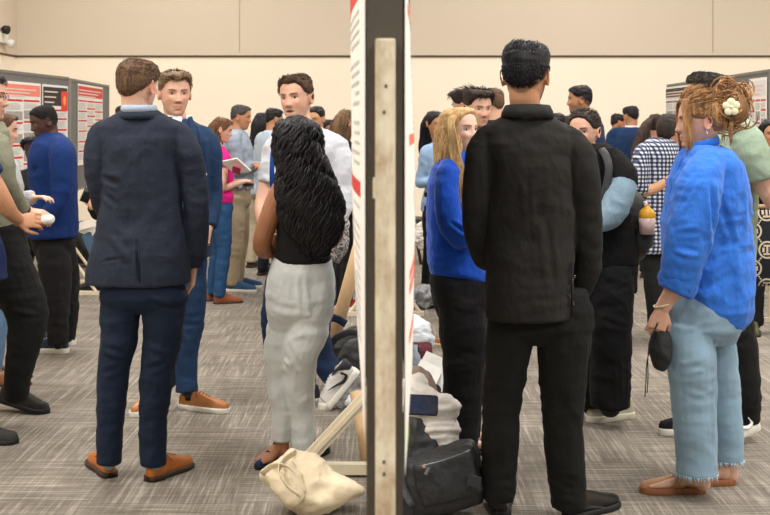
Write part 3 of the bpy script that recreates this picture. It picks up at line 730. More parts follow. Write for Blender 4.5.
# ================================================================= poster boards
gfelt = fabric('grey_felt', (122, 120, 116), .95, 0, .1, 1.2, 1, .1, .05)
white_pap = plain('paper', (236, 232, 226), .7); wframe = plain('white_wood', (218, 206, 180), .7)
def flat_rect(mb, o, u, v, a, b, c, d, off, n):
    """quad slab on a board plane: origin o, unit axes u (along), v (up); from (a,b) to (c,d)"""
    p = [o+u*a+v*b, o+u*c+v*b, o+u*c+v*d, o+u*a+v*d]; q = [x+n*off for x in p]; p2 = [x+n*(off-.0012) for x in p]
    mb.add(np.array(p2+q), [(4, 5, 6, 7), (3, 2, 1, 0), (0, 1, 5, 4), (1, 2, 6, 5), (2, 3, 7, 6), (3, 0, 4, 7)])
def poster(o, u, v, n, w, h, label, header, hh=.14, accent=(200, 50, 45), group=None, seed=1, cols=3, logo=False, figs=True):
    rr = random.Random(seed); root = empty('research_poster', o+n*.004, label, 'poster', group)
    mb = MB(); flat_rect(mb, o, u, v, 0, 0, w, h, .005, n); build('sheet', mb, white_pap, root, sh=False)
    mb = MB(); flat_rect(mb, o, u, v, .02, h-hh-.02, w-.02, h-.02, .0065, n); build('header', mb, plain('hdr_%d_%d_%d' % header, header, .7), root, sh=False)
    mb = MB(); tw = w-.06 if not logo else w*.62
    for i in range(3):
        a = .05; z = h-.055-i*hh*.28; x = a
        mb = MB(); flat_rect(mb, o, u, v, x, z-.012, tw*(.95-.12*i), z, .0078, n); build('title_line', mb, plain('title_ink', (225, 200, 190), .7), root, sh=False)
    if logo:
        mb = MB(); flat_rect(mb, o, u, v, w*.72, h-hh-.06, w*.98, h-.05, .0082, n); build('crest_panel', mb, plain('orange_red', (228, 62, 40), .6), root, sh=False)
        mb = MB(); c = o+u*w*.85+v*(h-hh*.5-.055)+n*.0095; mb.ell(c, (.035, .004, .045), np.array([u, n, v]), 14, 8); build('crest', mb, plain('crest_yellow', (250, 150, 90), .6), root)
    tx, ac, fg = MB(), MB(), MB(); cw = (w-.04)/cols
    for c in range(cols):
        z = h-hh-.05; x0 = .02+c*cw+.012; x1 = .02+(c+1)*cw-.012
        while z > .05:
            flat_rect(ac, o, u, v, x0, z-.016, x1 if not logo else x1, z, .0066, n); z -= .03
            for _ in range(rr.randint(4, 7)):
                if z < .05: break
                flat_rect(tx, o, u, v, x0, z-.004, x0+(x1-x0)*rr.uniform(.75, 1), z, .0066, n); z -= .0095
            z -= .008
            if figs and z > .12 and rr.random() < .8:
                
                for aa, bb_ in ((x0+.004, (x0+x1)/2-.004), ((x0+x1)/2+.004, x1-.004)):
                    fg = MB(); flat_rect(fg, o, u, v, aa, z-.07, bb_, z, .0066, n); build('figure', fg, plain('fig_grey', (160, 157, 150), .8), root, sh=False)
                z -= .085
    build('section_headings', ac, plain('acc_%d_%d_%d' % accent, accent, .7), root, sh=False); o_ = build('body_text', tx, plain('ink_grey', (186, 184, 182), .8), root, sh=False); o_['kind'] = 'stuff'
    return root
def display_board(x0, y0, x1, y1, z0, z1, label, group='grey poster boards'):
    a = np.array([x0, y0, 0.]); bb = np.array([x1, y1, 0.]); u = nrm(bb-a); n = np.array([-u[1], u[0], 0]); Lb = np.linalg.norm(bb-a); m = (a+bb)/2; up = np.array([0, 0, 1.])
    root = empty('display_board', m, label, 'display board', group)
    mb = MB(); mb.box(m+up*(z0+z1)/2, (Lb-.04, .035, z1-z0-.03), u, n, up); build('felt_panel', mb, gfelt, root, sh=False)
    fr = MB()
    fr.box(m+up*(z1-.008), (Lb, .045, .022), u, n, up); fr.box(m+up*(z0+.008), (Lb, .045, .022), u, n, up)
    for s in (-1, 1): fr.box(m+u*s*(Lb/2-.008)+up*(z0+z1)/2, (.022, .045, z1-z0), u, n, up)
    build('frame', fr, plain('alu_grey', (120, 118, 112), .5, .2), root, sh=False)
    for s in (-1, 1):
        lg = MB(); p = m+u*s*(Lb/2-.03); lg.box(p+up*(z0/2), (.035, .035, z0), u, n, up); lg.box(p+up*.02, (.04, .62, .035), u, n, up)
        for t in (-1, 1): lg.tube([p+n*t*.28+up*.03, p+up*.42], [.014, .014], n=8, smooth=False)
        build('leg', lg, wframe, root, sh=False)
    return a, u, n
up_ = np.array([0, 0, 1.])
# left row: two boards receding
a, u, n = display_board(-3.02, 8.35, -2.86, 10.78, .92, 1.95, 'grey felt poster board at the left edge, carrying two posters')
nn = -n if n[0] < 0 else n
poster(np.array([-2.985, 8.86, 1.0])+nn*.02, u, up_, nn, 1.19, .87, 'research poster with salmon pink header on the left board, beside the man in glasses', (238, 132, 112), .09, seed=4)
poster(np.array([-2.906, 10.09, 1.0])+nn*.02, u, up_, nn, .65, .87, 'poster with black header and red crest, above the man in the blue blazer', (48, 46, 44), .16, logo=True, seed=6, figs=False, cols=2)
a, u, n = display_board(-3.02, 11.45, -3.17, 13.7, .88, 1.965, 'grey felt poster board behind the man in the dark navy suit')
nn = -n if n[0] < 0 else n
poster(np.array([-3.045, 11.80, 1.12])+nn*.02, u, up_, nn, 1.45, .81, 'poster with red title bar just left of the man in the dark navy suit', (206, 66, 54), .11, seed=9, figs=False)
# right row
a, u, n = display_board(3.05, 12.9, 3.02, 10.95, .90, 1.95, 'grey poster board far right, seen behind the hair of the woman in blue shirt')
nn = -n if n[0] > 0 else n
poster(np.array([3.03, 12.85, .95])+nn*.02, nrm(np.array([-.0, -1., 0])), up_, nn, 1.0, .97, 'research poster with black header on the far right board', (60, 60, 58), .10, accent=(90, 90, 90), seed=12)
a, u, n = display_board(3.03, 10.7, 2.985, 9.25, .90, 1.955, 'grey poster board at the right edge, behind the man in sage tee')
nn = -n if n[0] > 0 else n
poster(np.array([3.00, 9.80, .93])+nn*.02, nrm(np.array([-.03, -1., 0])), up_, nn, .5, .97, 'pale research poster with faint charts at the right edge of the photo', (222, 218, 214), .12, accent=(200, 90, 80), seed=15)
# ================================================================= centre board, edge on
cb = empty('display_board', (0, 3.6, 0), 'tall grey poster board seen edge on in the middle, with a pale wooden end post', 'display board')
feltd = fabric('grey_felt_rough', (92, 86, 78), .97, 0, .22, 3, 2.2, .1, .15)
mb = MB()
for i in range(2): mb.box((-.0005, 1.9+i*1.72+.86, 1.42), (.0575, 1.70, 1.28))
mb.box((-.0005, 1.93, 1.42), (.0575, .06, 1.28)); o_ = build('felt_panel', mb, feltd, cb, sh=False)
pm, nt, b = base_mat('painted_post', (214, 202, 176), .7, 0, .2); co = objco(nt); n1 = noise(nt, objco(nt, (1, 1, .25)), 40, 4, .7); n2 = noise(nt, co, 12, 4, .6)
cr = N(nt, 'ShaderNodeValToRGB'); e = cr.color_ramp.elements; e[0].position = .38; e[0].color = (*lin((176, 152, 122)), 1); e[1].position = .56; e[1].color = (*lin((222, 212, 186)), 1)
nt.links.new(mathn(nt, 'MULTIPLY_ADD', n2, .5, mathn(nt, 'MULTIPLY', n1, .5)), cr.inputs[0]); nt.links.new(cr.outputs[0], b.inputs['Base Color']); bump(nt, b, n1, .3, .002)
mb = MB(); zt = H0+(HY-39)/F*1.885
mb.box((.0005, 1.885, zt/2+.0), (.0315, .032, zt)); post = build('end_post', mb, pm, cb, sh=False)
bv = post.modifiers.new('bv', 'BEVEL'); bv.width = .003; bv.segments = 2
for py in (86, 112, 462, 474):
    mb = MB(); mb.ell(W(385+(1 if py < 100 else -1), py, 1.868), (.0022, .002, .0028), n=10, m=6); build('screw_hole', mb, plain('hole_dark', (52, 44, 36), .8), post)
mb = MB(); mb.box(W(374.5, 188, 1.877), (.005, .012, .032)); build('hinge_plate', mb, plain('hinge_cream', (206, 196, 170), .6), post, sh=False)
for y in (3.55, 5.25):
    mb = MB(); mb.box((0, y, .39), (.038, .04, .78)); build('leg', mb, wframe, cb, sh=False)
lf = MB(); lf.box((0, 5.25, .035), (.80, .05, .045)); 
build('foot_bar', lf, wframe, cb, sh=False)
for sd in (-1, 1):
    lg = MB(); p0 = np.array([sd*.37, 5.21, .05]); p1 = np.array([sd*.015, 5.21, .43]); d = nrm(p1-p0); sidev = np.cross(d, (0, 1, 0))
    lg.box((p0+p1)/2, (np.linalg.norm(p1-p0)+.04, .035, .055), d, np.array([0, 1, 0]), sidev); lg.box((p0+p1)/2+np.array([0, -.022, 0]), (np.linalg.norm(p1-p0)+.04, .012, .018), d, np.array([0, 1, 0]), sidev)
    build('brace', lg, wframe, cb, sh=False)
def bowed_sheet(sd, zt, zb, label, seed, edge):
    """poster pinned at the board's near edge and bellying away from it; edge: list of (py, px of its outermost visible line)"""
    root = empty('research_poster', (sd*.035, 2.6, zb), label, 'poster')
    zs = np.linspace(zb, zt, 60); ts = np.linspace(0, 1, 14); L_ = 1.15; py_ = np.array([q[0] for q in edge]); px_ = np.array([q[1] for q in edge])
    def pt(t, z, off=0.):
        y = 1.93+t*L_; tb = .62
        Yb = 1.93+tb*L_; pyb = HY-(z-H0)/1.0*F/Yb
        tgt = abs((np.interp(pyb, py_, px_)-CX)/F*Yb)-.031
        bow = tgt*math.sin(min(1, t/tb)*math.pi/2) if t < tb else tgt*math.cos((t-tb)/(1-tb)*math.pi/2)**.8
        return np.array([sd*(.031+max(0, bow)+off), y, z])
    mb = MB(); G = [[pt(t, z) for t in ts] for z in zs]; V = np.array(G).reshape(-1, 3); V2 = V+np.array([sd*.0012, 0, 0]); nt_ = len(ts); nz = len(zs)
    fs = []
    for i in range(nz-1):
        for j in range(nt_-1):
            a_ = i*nt_+j; fs.append((a_, a_+1, a_+nt_+1, a_+nt_)); b_ = a_+nz*nt_; fs.append((b_, b_+nt_, b_+nt_+1, b_+1))
    mb.add(np.vstack([V, V2]), fs); build('sheet', mb, white_pap, root)
    def block(mb, t0, t1, za, zb_):
        T = np.linspace(t0, t1, 5); Z = np.linspace(za, zb_, max(2, int(abs(za-zb_)/.01)+2)); V = np.array([[pt(t, z, .002) for t in T] for z in Z]).reshape(-1, 3); f = []
        for i in range(len(Z)-1):
            for j in range(4): a_ = i*5+j; f.append((a_, a_+1, a_+6, a_+5))
        mb.add(V, f)
    return root, block
zf = lambda py, Y=2.35: H0-(py-HY)/F*Y
rt, blk = bowed_sheet(-1, 1.985, zf(392, 2.3), 'white research poster curling off the left face of the middle board', 3, [(-40, 352), (60, 352), (130, 353), (200, 354), (260, 356), (300, 358), (330, 361), (370, 365), (400, 367)])
for a_, b_ in ((-30, 13), (174, 188)):
    mb = MB(); blk(mb, .10, .60, zf(a_), zf(b_)); build('red_heading', mb, plain('poster_red', (206, 40, 34), .6), rt)
mb = MB(); rr = random.Random(5)
for py in list(range(22, 168, 9))+list(range(196, 330, 9)):
    if rr.random() < .9: blk(mb, .12, .12+rr.uniform(.1, .4), zf(py), zf(py+3.2))
build('body_text', mb, plain('ink_grey', (186, 184, 182), .8), rt)
rt, blk = bowed_sheet(1, 1.985, zf(420, 2.3), 'white research poster with coral blocks buckling off the right face of the middle board', 3, [(-40, 407), (60, 409), (110, 411), (150, 413), (175, 414), (190, 412), (215, 414), (240, 413), (300, 412), (340, 411), (380, 407), (420, 404)])
for a_, b_ in ((15, 25), (133, 143), (255, 263), (267, 276), (311, 320)):
    mb = MB(); blk(mb, .14, .58, zf(a_), zf(b_)); build('coral_block', mb, plain('coral', (240, 116, 88), .6), rt)
mb = MB(); blk(mb, .1, .5, zf(3), zf(10)); build('dark_block', mb, plain('title_dark', (58, 56, 54), .7), rt)
mb = MB()
for py in list(range(30, 130, 7))+list(range(148, 250, 7))+list(range(282, 306, 7))+list(range(326, 390, 7)): blk(mb, .42, .42+rr.uniform(.08, .16), zf(py), zf(py+2.6))
build('body_text', mb, plain('ink_grey', (186, 184, 182), .8), rt)

a, u, n = display_board(0.0, 7.75, 0.0, 9.6, .80, 1.95, 'grey poster board behind the middle one, only two pale braces of its feet showing')
# ================================================================= shared materials
navy_suit = pattern_fabric('navy_check_wool', 'windowpane', [(31, 37, 52), (38, 45, 62), (37, 43, 58)], .045)
navy_trs = fabric('navy_wool', (27, 37, 56), .8); blue_suit = fabric('slate_blue_wool', (32, 54, 84), .8)
blazer_blue = fabric('royal_blazer', (20, 46, 100), .8); black_cloth = fabric('black_cloth', (27, 26, 27), .85); black_wool = fabric('black_wool', (38, 37, 35), .85)
black_knit = fabric('black_knit', (22, 22, 23), .9); blk_trs = fabric('black_trousers', (30, 30, 30), .85)
shirt_pale = fabric('pale_blue_shirt', (182, 196, 212), .8); shirt_white = fabric('white_shirt', (228, 228, 228), .8)
tan_leather = leather('tan_leather', (186, 108, 44)); brown_leather = leather('brown_leather', (140, 92, 54)); black_leather = leather('black_leather', (24, 22, 22), .3)
sole_dark = plain('dark_sole', (58, 40, 30), .7); sole_black = plain('black_sole', (24, 23, 22), .7); sole_white = plain('white_rubber', (222, 218, 206), .6)
hair_brown = hair_mat('hair_brown', (74, 54, 40), (110, 84, 62)); hair_dk = hair_mat('hair_dark', (34, 27, 24), (58, 48, 42)); hair_blk = hair_mat('hair_black', (15, 14, 16), (40, 38, 42), .42)
hair_ash = hair_mat('hair_ash_brown', (92, 72, 54), (140, 112, 86)); hair_blond = hair_mat('hair_blonde', (158, 118, 72), (218, 184, 132)); hair_light = hair_mat('hair_caramel', (104, 72, 44), (186, 140, 92))
# ================================================================= man in navy check suit, back view
P = Person(136, 480, 'man seen from behind in a dark navy suit and tan shoes, left of centre', 'light')
P.gar('jacket', navy_suit, amp=.004); P.gar('trousers', navy_trs, amp=.004)
P.torso('jacket', [(109, 126, 154, 12), (114, 117, 162, 16), (120, 106, 173, 20), (127, 97, 182, 23), (138, 97, 183, 27), (155, 104, 179, 30), (180, 103, 180, 29), (202, 102, 181, 27), (225, 98, 184, 28), (250, 92, 188, 31), (272, 87, 190, 32), (283, 86, 191, 32)])
P.limb('jacket', [(120, 122, 0, 7), (102, 133, 0, 12), (97, 150, -.02, 12.2), (97, 172, -.02, 11.5), (101, 192, 0, 12), (107, 208, .08, 12), (116, 222, .2, 10), (122, 228, .27, 8.5)])
P.limb('jacket', [(160, 122, 0, 7), (178, 134, 0, 12), (188, 152, -.02, 12.8), (193, 175, 0, 12.4), (196, 200, 0, 12), (197, 222, .02, 11.5), (196, 245, .05, 11.5), (193, 264, .08, 10)])
for a, b, w_, am in (((97, 176, -.1), (120, 184, -.12), .012, -.007), ((98, 190, -.1), (116, 205, -.12), .012, -.006), ((186, 190, -.1), (203, 200, -.1), .012, .006), ((184, 205, -.1), (204, 212, -.1), .010, .006), ((138, 240, -.12), (139, 284, -.14), .007, -.007), ((110, 235, -.12), (130, 262, -.12), .014, .004), ((139, 118, -.1), (139, 200, -.12), .004, -.0025),
    ((187, 150, -.1), (186, 235, -.1), .008, -.008), ((97, 150, -.1), (100, 190, -.1), .007, -.006), ((100, 262, -.12), (122, 258, -.13), .005, -.003), ((158, 258, -.13), (180, 262, -.12), .005, -.003)): P.fold('jacket', a, b, w_, am)
P.torso('trousers', [(255, 104, 176, 24), (275, 104, 182, 27), (298, 100, 189, 28), (312, 102, 184, 24)], core=.8)
P.limb('trousers', [(122, 285, 0, 21), (120, 310, 0, 20), (119, 340, -.01, 17.5), (114, 365, 0, 16), (112, 395, 0, 14.5), (110, 430, 0, 12.5), (109, 463, 0, 11.5)])
P.limb('trousers', [(165, 285, 0, 23), (164, 310, 0, 21), (162, 340, 0, 18.5), (158, 365, 0, 16.5), (155, 395, 0, 15.5), (153, 430, 0, 13.5), (153, 465, 0, 12.5)])
for a, b, w_, am in (((102, 352, -.1), (128, 362, -.1), .012, .007), ((100, 375, -.1), (126, 366, -.1), .012, -.006), ((145, 345, -.1), (172, 358, -.1), .012, .006), ((143, 372, -.1), (168, 362, -.1), .012, -.006), ((145, 300, -.12), (172, 312, -.12), .012, -.005), ((112, 380, -.1), (111, 455, -.1), .004, .004), ((154, 390, -.1), (152, 460, -.1), .004, .004)): P.fold('trousers', a, b, w_, am)
P.head(138, 87, 22, -4, k=.98, neck=P.w(139, 112, .0))
P.hair(hair_brown, 'short', top=.016, side=.008, back=.010, tufts=1500, tl=.018, seed=5, bumpy=.002)
hd = P.w(193, 268, .1); P.hand(hd, (-.1, .3, -1), (1, 0, 0), side=-1, curl=.6)
P.band('shirt', P.w(139, 112, -.022), rotm(10), .074, .072, -2.7, 2.7, .030, fabric('blue_grey_collar', (166, 178, 198), .8), th=.003)
P.band('jacket_collar', P.w(139, 119, -.022), rotm(10), .090, .080, -2.0, 2.0, .036, navy_suit, flare=-.012, th=.005)
vm = MB(); vm.tube([P.w(139, 246, -.140), P.w(139.5, 283, -.143)], [(.0025, .002)]*2, n=6, smooth=False); build('back_vent', vm, navy_trs, P.root)
vm = MB(); 
for a_ in (235, 241, 247): vm.ell(P.w(184+(a_-235)*.05, a_+8, -.04), (.005, .004, .005), n=10, m=6)
build('sleeve_buttons', vm, plain('button_dark', (20, 20, 24), .4), P.root)
for px, py, yw, ax in ((111, 481, -30, 109), (148, 485, 30, 153)):
    h_ = floor_pt(px, py-3); P.shoe(h_, yw, tan_leather, sole_dark, L=.29, style='dress', hs=.016, lace=plain('lace_tan', (120, 70, 32), .7), sock=fabric('grey_sock', (150, 156, 162), .9))
    P.body.tube([P.w(ax, 452, 0), h_+np.array([math.sin(R(yw))*.05, math.cos(R(yw))*.05, .06])], [.030, .028], n=12, flatcap=False)
P.sockc = (150, 156, 162)
P.finish()
# ================================================================= man in slate blue suit behind him
P = Person(188, 417, 'young man in a slate blue suit facing the camera, behind the dark navy suit', 'light')
P.gar('jacket', blue_suit, amp=.004); P.gar('trousers', fabric('slate_trs', (32, 54, 84), .8), amp=.005)
P.torso('jacket', [(120, 170, 190, 12), (125, 163, 198, 15), (132, 155, 207, 19), (141, 150, 213, 23), (160, 150, 214, 24), (185, 153, 211, 22), (210, 150, 212, 22), (240, 148, 212, 24), (256, 147, 212, 24)])
P.limb('jacket', [(188, 129, 0, 7), (204, 138, 0, 11), (210, 153, 0, 11.5), (211, 176, .02, 10.5), (213, 195, .03, 9.5), (212, 212, -.02, 8.5), (209, 226, -.06, 7.5)])
P.limb('jacket', [(172, 124, 0, 8), (158, 133, 0, 12), (152, 160, 0, 12), (150, 190, .0, 10), (152, 225, -.06, 8)])
P.fold('jacket', (187, 122, -.1), (184, 200, -.13), .008, -.006); P.fold('jacket', (203, 140, -.1), (202, 200, -.1), .008, -.008)
P.torso('trousers', [(235, 158, 206, 19), (262, 155, 207, 21), (280, 158, 206, 19)], core=.8)
P.limb('trousers', [(193, 262, 0, 15), (192, 290, 0, 14.5), (190, 325, 0, 13), (186, 355, 0, 11.5), (187, 391, -.02, 10.5)])
P.limb('trousers', [(168, 262, .02, 15), (167, 300, .03, 14), (166, 340, .05, 12), (165, 385, .08, 10)])
P.head(175, 94, 158, -3, k=1.0, brow=(78, 58, 40), neck=P.w(179, 122, .02), beard=.12)
P.hair(hair_ash, 'short', top=.020, side=.008, tufts=800, tl=.030, seed=9, front=.014, flow=lambda p: np.array([.2, .9 if p[2] > .06 else .1, -.5 if p[2] < .06 else .2]))
P.hand(P.w(209, 228, -.07), (-.1, -.25, -1), (1, 0, 0), side=1, curl=.5)
sh_ = MB(); sh_.tube([P.w(176, 118, -.055), P.w(181, 150, -.125), P.w(181, 196, -.128)], [(.030, .012), (.040, .012), (.014, .01)], n=14); build('shirt', sh_, shirt_white, P.root)
P.band('shirt_collar', P.w(179, 121, .01), rotm(158), .062, .060, -2.75, 2.75, .030, shirt_white, th=.003)
for sd in (-1, 1):
    lp = MB(); A = [P.w(180+sd*10, 117, -.06), P.w(180+sd*13, 140, -.135), P.w(181+sd*3, 186, -.143)]; lp.tube(A, [(.012, .004), (.024, .004), (.006, .004)], n=8); build('lapel', lp, blue_suit, P.root)
nb = MB(); nb.box(P.w(203.5, 178, -.118), (.034, .004, .050)); build('name_badge', nb, white_pap, P.root, sh=False)
rg_ = MB(); rg_.ell(P.w(209, 243, -.115), (.007, .007, .005), n=10, m=6); build('ring', rg_, plain('gold', (200, 170, 110), .3, .8), P.root)
h1 = floor_pt(180, 408); P.shoe(h1, 112, leather('light_tan', (176, 112, 58)), sole_white, L=.30, style='dress', hs=.022, lace=plain('lace_brown', (90, 60, 34), .7)); P.foot(h1, h1+np.array([.24, -.1, 0]))
h1 = floor_pt(161, 405); P.shoe(h1, 200, MATS['light_tan'], sole_white, L=.29, style='dress', hs=.022); P.foot(h1, h1+np.array([-.05, -.22, 0]))
P.finish()
# ================================================================= young man in royal blue blazer
P = Person(60, 354, 'young man in a royal blue blazer and black jeans, turned to the left', 'dark', q=.8)
P.gar('blazer', blazer_blue, amp=.004); P.gar('jeans', fabric('black_denim', (31, 30, 32), .85), amp=.007)
P.torso('blazer', [(133, 42, 60, 11, .02), (138, 37, 66, 17, .01), (144, 33, 71, 24), (156, 30, 75, 26), (175, 30, 76, 25), (195, 31, 76, 23), (215, 29, 77, 25), (237, 30, 77, 26)])
P.limb('blazer', [(56, 142, -.06, 8), (61, 151, -.16, 11), (62, 170, -.19, 10.5), (62, 190, -.19, 9.5), (57, 204, -.2, 8.5), (46, 216, -.22, 7)])
P.limb('blazer', [(44, 142, .1, 9), (40, 160, .15, 10), (40, 188, .14, 9), (36, 212, .04, 8)])
for a, b, w_, am in (((53, 150, -.2), (52, 200, -.2), .01, -.008), ((56, 180, -.2), (70, 184, -.2), .01, .006), ((56, 192, -.2), (70, 189, -.2), .01, -.006), ((40, 176, -.12), (50, 195, -.12), .01, .005), ((71, 215, -.1), (72, 238, -.1), .005, -.007)): P.fold('blazer', a, b, w_, am)
P.torso('jeans', [(222, 33, 73, 17), (240, 32, 75, 18), (256, 34, 74, 17)], core=.8)
P.limb('jeans', [(52, 240, -.05, 16), (55, 265, -.05, 15.5), (56, 295, -.05, 13.5), (57, 320, -.05, 11.5), (58, 344, -.05, 9)])
P.limb('jeans', [(63, 240, .09, 13), (67, 270, .1, 11), (69, 300, .1, 9.5), (69, 338, .1, 7)])
P.head(44, 122, -120, -16, k=.94, brow=(20, 15, 14), neck=P.w(50, 137, 0), beard=.15, fade=.8)
P.hair(hair_mat('hair_jet', (15, 13, 13), (32, 28, 27), .8), 'fade', top=.007, side=.002, tufts=500, tl=.006, seed=4, bumpy=.001)
P.band('shirt_collar', P.w(50, 138, .01), rotm(-72, -8), .062, .066, -2.7, 2.7, .025, fabric('dark_shirt', (40, 42, 50), .8), th=.003)
P.band('blazer_collar', P.w(52, 141, .0), rotm(-72, -12), .078, .085, -2.2, 2.2, .03, blazer_blue, flare=-.01, th=.005)
lp = MB(); lp.tube([P.w(47, 140, -.11), P.w(41, 152, -.165), P.w(36, 166, -.150), P.w(33, 186, -.12)], [(.012, .006), (.020, .006), (.024, .006), (.005, .005)], n=8); build('lapel', lp, blazer_blue, P.root)
sf = MB(); sf.tube([P.w(43, 137, -.06), P.w(37, 152, -.14), P.w(33, 166, -.125), P.w(31, 182, -.09)], [(.012, .008), (.020, .008), (.016, .008), (.004, .004)], n=8); build('shirt_front', sf, MATS['dark_shirt'], P.root)
for px, py in ((38, 166), (44, 214)):
    pf = MB(); pf.box(P.w(px, py, -.165 if py < 200 else -.165), (.075, .006, .022), *rotm(-20, 0, 6)); build('pocket_flap', pf, fabric('royal_dark', (14, 32, 74), .8), P.root, sh=False)
P.hand(P.w(45, 218, -.19), (-.9, 0, -.2), (0, -1, 0), side=1, curl=.6)
navy_sneak = fabric('navy_sneaker', (52, 60, 78), .8)
for px, py, yw in ((68, 353, -84), (74, 345, -70)):
    h_ = floor_pt(px, py); P.shoe(h_, yw, navy_sneak, sole_white, L=.27, style='sneaker', hs=.030, lace=plain('lace_white', (220, 220, 220), .7)); P.foot(h_, h_+np.array([-.2, .02, 0]))
P.finish()
# ================================================================= left edge: man in glasses
P = Person(-4, 424, 'man in glasses and a grey-green jumper at the left edge, stepping forward in black trousers', 'light')
P.gar('jumper', fabric('olive_knit', (132, 132, 112), .9), amp=.004); P.gar('trousers', blk_trs, amp=.005)
P.torso('jumper', [(122, -22, 2, 13), (131, -34, 8, 20), (145, -36, 9, 24), (165, -36, 11, 25), (190, -36, 9, 24), (215, -36, 12, 25), (240, -36, 14, 25)])
P.limb('jumper', [(-4, 140, -.10, 12), (0, 160, -.14, 13), (5, 182, -.12, 11), (14, 198, -.02, 9), (22, 209, .05, 8)])
P.torso('trousers', [(225, -32, 22, 23), (250, -32, 28, 24), (270, -32, 30, 22)], core=.8)
P.limb('trousers', [(4, 245, -.02, 23), (14, 280, -.03, 24), (27, 312, -.04, 20), (24, 345, -.03, 16), (18, 375, -.02, 13), (16, 399, 0, 11)])
P.limb('trousers', [(-18, 250, .05, 22), (-22, 310, .05, 20), (-26, 380, .05, 14)])
P.fold('trousers', (10, 262, -.15), (34, 270, -.15), .012, -.006); P.fold('trousers', (12, 310, -.15), (44, 318, -.15), .012, .006)
P.head(-13, 98, 86, 0, k=1.03, brow=(60, 42, 30), neck=P.w(-12, 128, 0), beard=.2)
P.hair(hair_dk, 'short', top=.018, side=.010, tufts=300, seed=2)
gl = MB(); th = np.linspace(0, 2*math.pi, 18)
for sd in (-1, 1):
    gl.tube([P.hp(sd*.033+.021*math.cos(a), .094, .002+.016*math.sin(a)) for a in th], [.0013]*18, n=6, res=.01)
    gl.tube([P.hp(sd*.054, .093, .006), P.hp(sd*.078, .04, .004), P.hp(sd*.080, -.01, .0)], [.0014]*3, n=6, res=.01)
gl.tube([P.hp(-.012, .097, .004), P.hp(.012, .097, .004)], [.0014]*2, n=6, smooth=False); build('glasses', gl, plain('wire_frame', (50, 44, 40), .3, .6), P.root)
P.hand(P.w(27, 211, .08), (.95, -.1, -.1), (0, -.2, 1), side=-1, curl=.75)
wt = MB(); wt.tube([P.w(22, 209, .05), P.w(26, 210.5, .07)], [.036, .036], n=16, smooth=False); build('watch', wt, sole_black, P.root)
cuff = P.skinlimb([(18, 205, .02, 6), (28, 211, .08, 5.6)])
h_ = floor_pt(4, 410); P.shoe(h_+np.array([-.03, 0, .0]), 104, fabric('charcoal_suede', (58, 56, 54), .8), sole_black, L=.30, style='sneaker', hs=.020, lift=12, lace=plain('lace_grey', (70, 68, 66), .8)); P.foot(h_+np.array([0, 0, .03]), h_+np.array([.22, -.05, 0]))
P.finish()
# ================================================================= left edge: person in navy polo, nearest
P = Person(-48, 446, 'person in a navy polo cut off by the left edge, bare forearm reaching in', 'tan')
P.gar('polo_shirt', fabric('navy_polo', (30, 44, 84), .85), amp=.004); P.gar('trousers', fabric('grey_black_trs', (40, 40, 42), .85))
P.torso('polo_shirt', [(125, -70, -38, 15), (140, -86, -24, 24), (170, -84, -20, 27), (210, -82, -14, 27), (245, -80, 1, 29), (279, -80, 6, 30)])
P.limb('polo_shirt', [(-32, 145, -.02, 14), (-22, 160, -.05, 16), (-10, 178, -.06, 14)])
P.skinlimb([(-20, 165, -.05, 11), (-6, 186, -.06, 10.5), (6, 206, -.03, 9), (13, 215, .02, 7), (20, 220, .08, 6)])
P.hand(P.w(17, 221, .07), (.95, .1, .05), (0, -1, .4), side=1, curl=.9)
P.torso('trousers', [(265, -80, -14, 26), (300, -80, -14, 26)], core=.8)
P.limb('trousers', [(-30, 290, 0, 20), (-30, 350, 0, 17), (-26, 425, 0, 12)]); P.limb('trousers', [(-62, 290, 0, 20), (-62, 350, 0, 17), (-62, 425, 0, 12)])
P.head(-52, 95, 80, -5, k=1.02, neck=P.w(-54, 122, 0)); P.hair(hair_dk, 'short', seed=6)
h_ = floor_pt(-36, 442); P.shoe(h_, 96, MATS['charcoal_suede'], sole_black, L=.27, style='sneaker', hs=.018); P.foot(h_, h_+np.array([.2, 0, 0]))
h_ = floor_pt(-70, 440); P.shoe(h_, 96, MATS['charcoal_suede'], sole_black, L=.27, style='sneaker', hs=.018)
P.finish()
tb = MB(); cP = W(29, 223, 5.95); cQ = W(51, 219, 5.82); tb.tube([cP, (cP+cQ)/2, cQ], [.022, .022, .022], n=18, smooth=False)
o_ = build('rolled_paper', tb, white_pap); o_.location = (0, 0, 0); tag(o_, 'short roll of white paper held in the hands at the left edge', 'paper roll')
# ================================================================= behind at the left: grey check shirt, dark coat
P = Person(-3, 383, 'person in a pale grey checked shirt and light blue jeans behind the man in glasses', 'light', q=.7)
auto(P, 75, 1.62, pattern_fabric('grey_check', 'gingham', [(196, 197, 197), (180, 182, 184), (160, 164, 168)], .014), fabric('light_denim', (104, 134, 168), .9), 'shirt', 'jeans', armL='hold', armR='down', shoe=brown_leather, sole=sole_dark, shoestyle='dress', stance=.07, wide=1.25)
P.hair(hair_brown, 'short', seed=8); P.finish()
P = Person(36, 330, 'person in a charcoal jacket half hidden behind the royal blue blazer', 'dark', q=.6)
auto(P, 200, 1.45, fabric('charcoal_jacket', (44, 44, 46), .9), blk_trs, 'jacket', 'trousers', fem=1)
P.hair(hair_blk, 'long', top=.03, side=.03, tufts=200, tl=.05, bumpy=.012); P.finish()
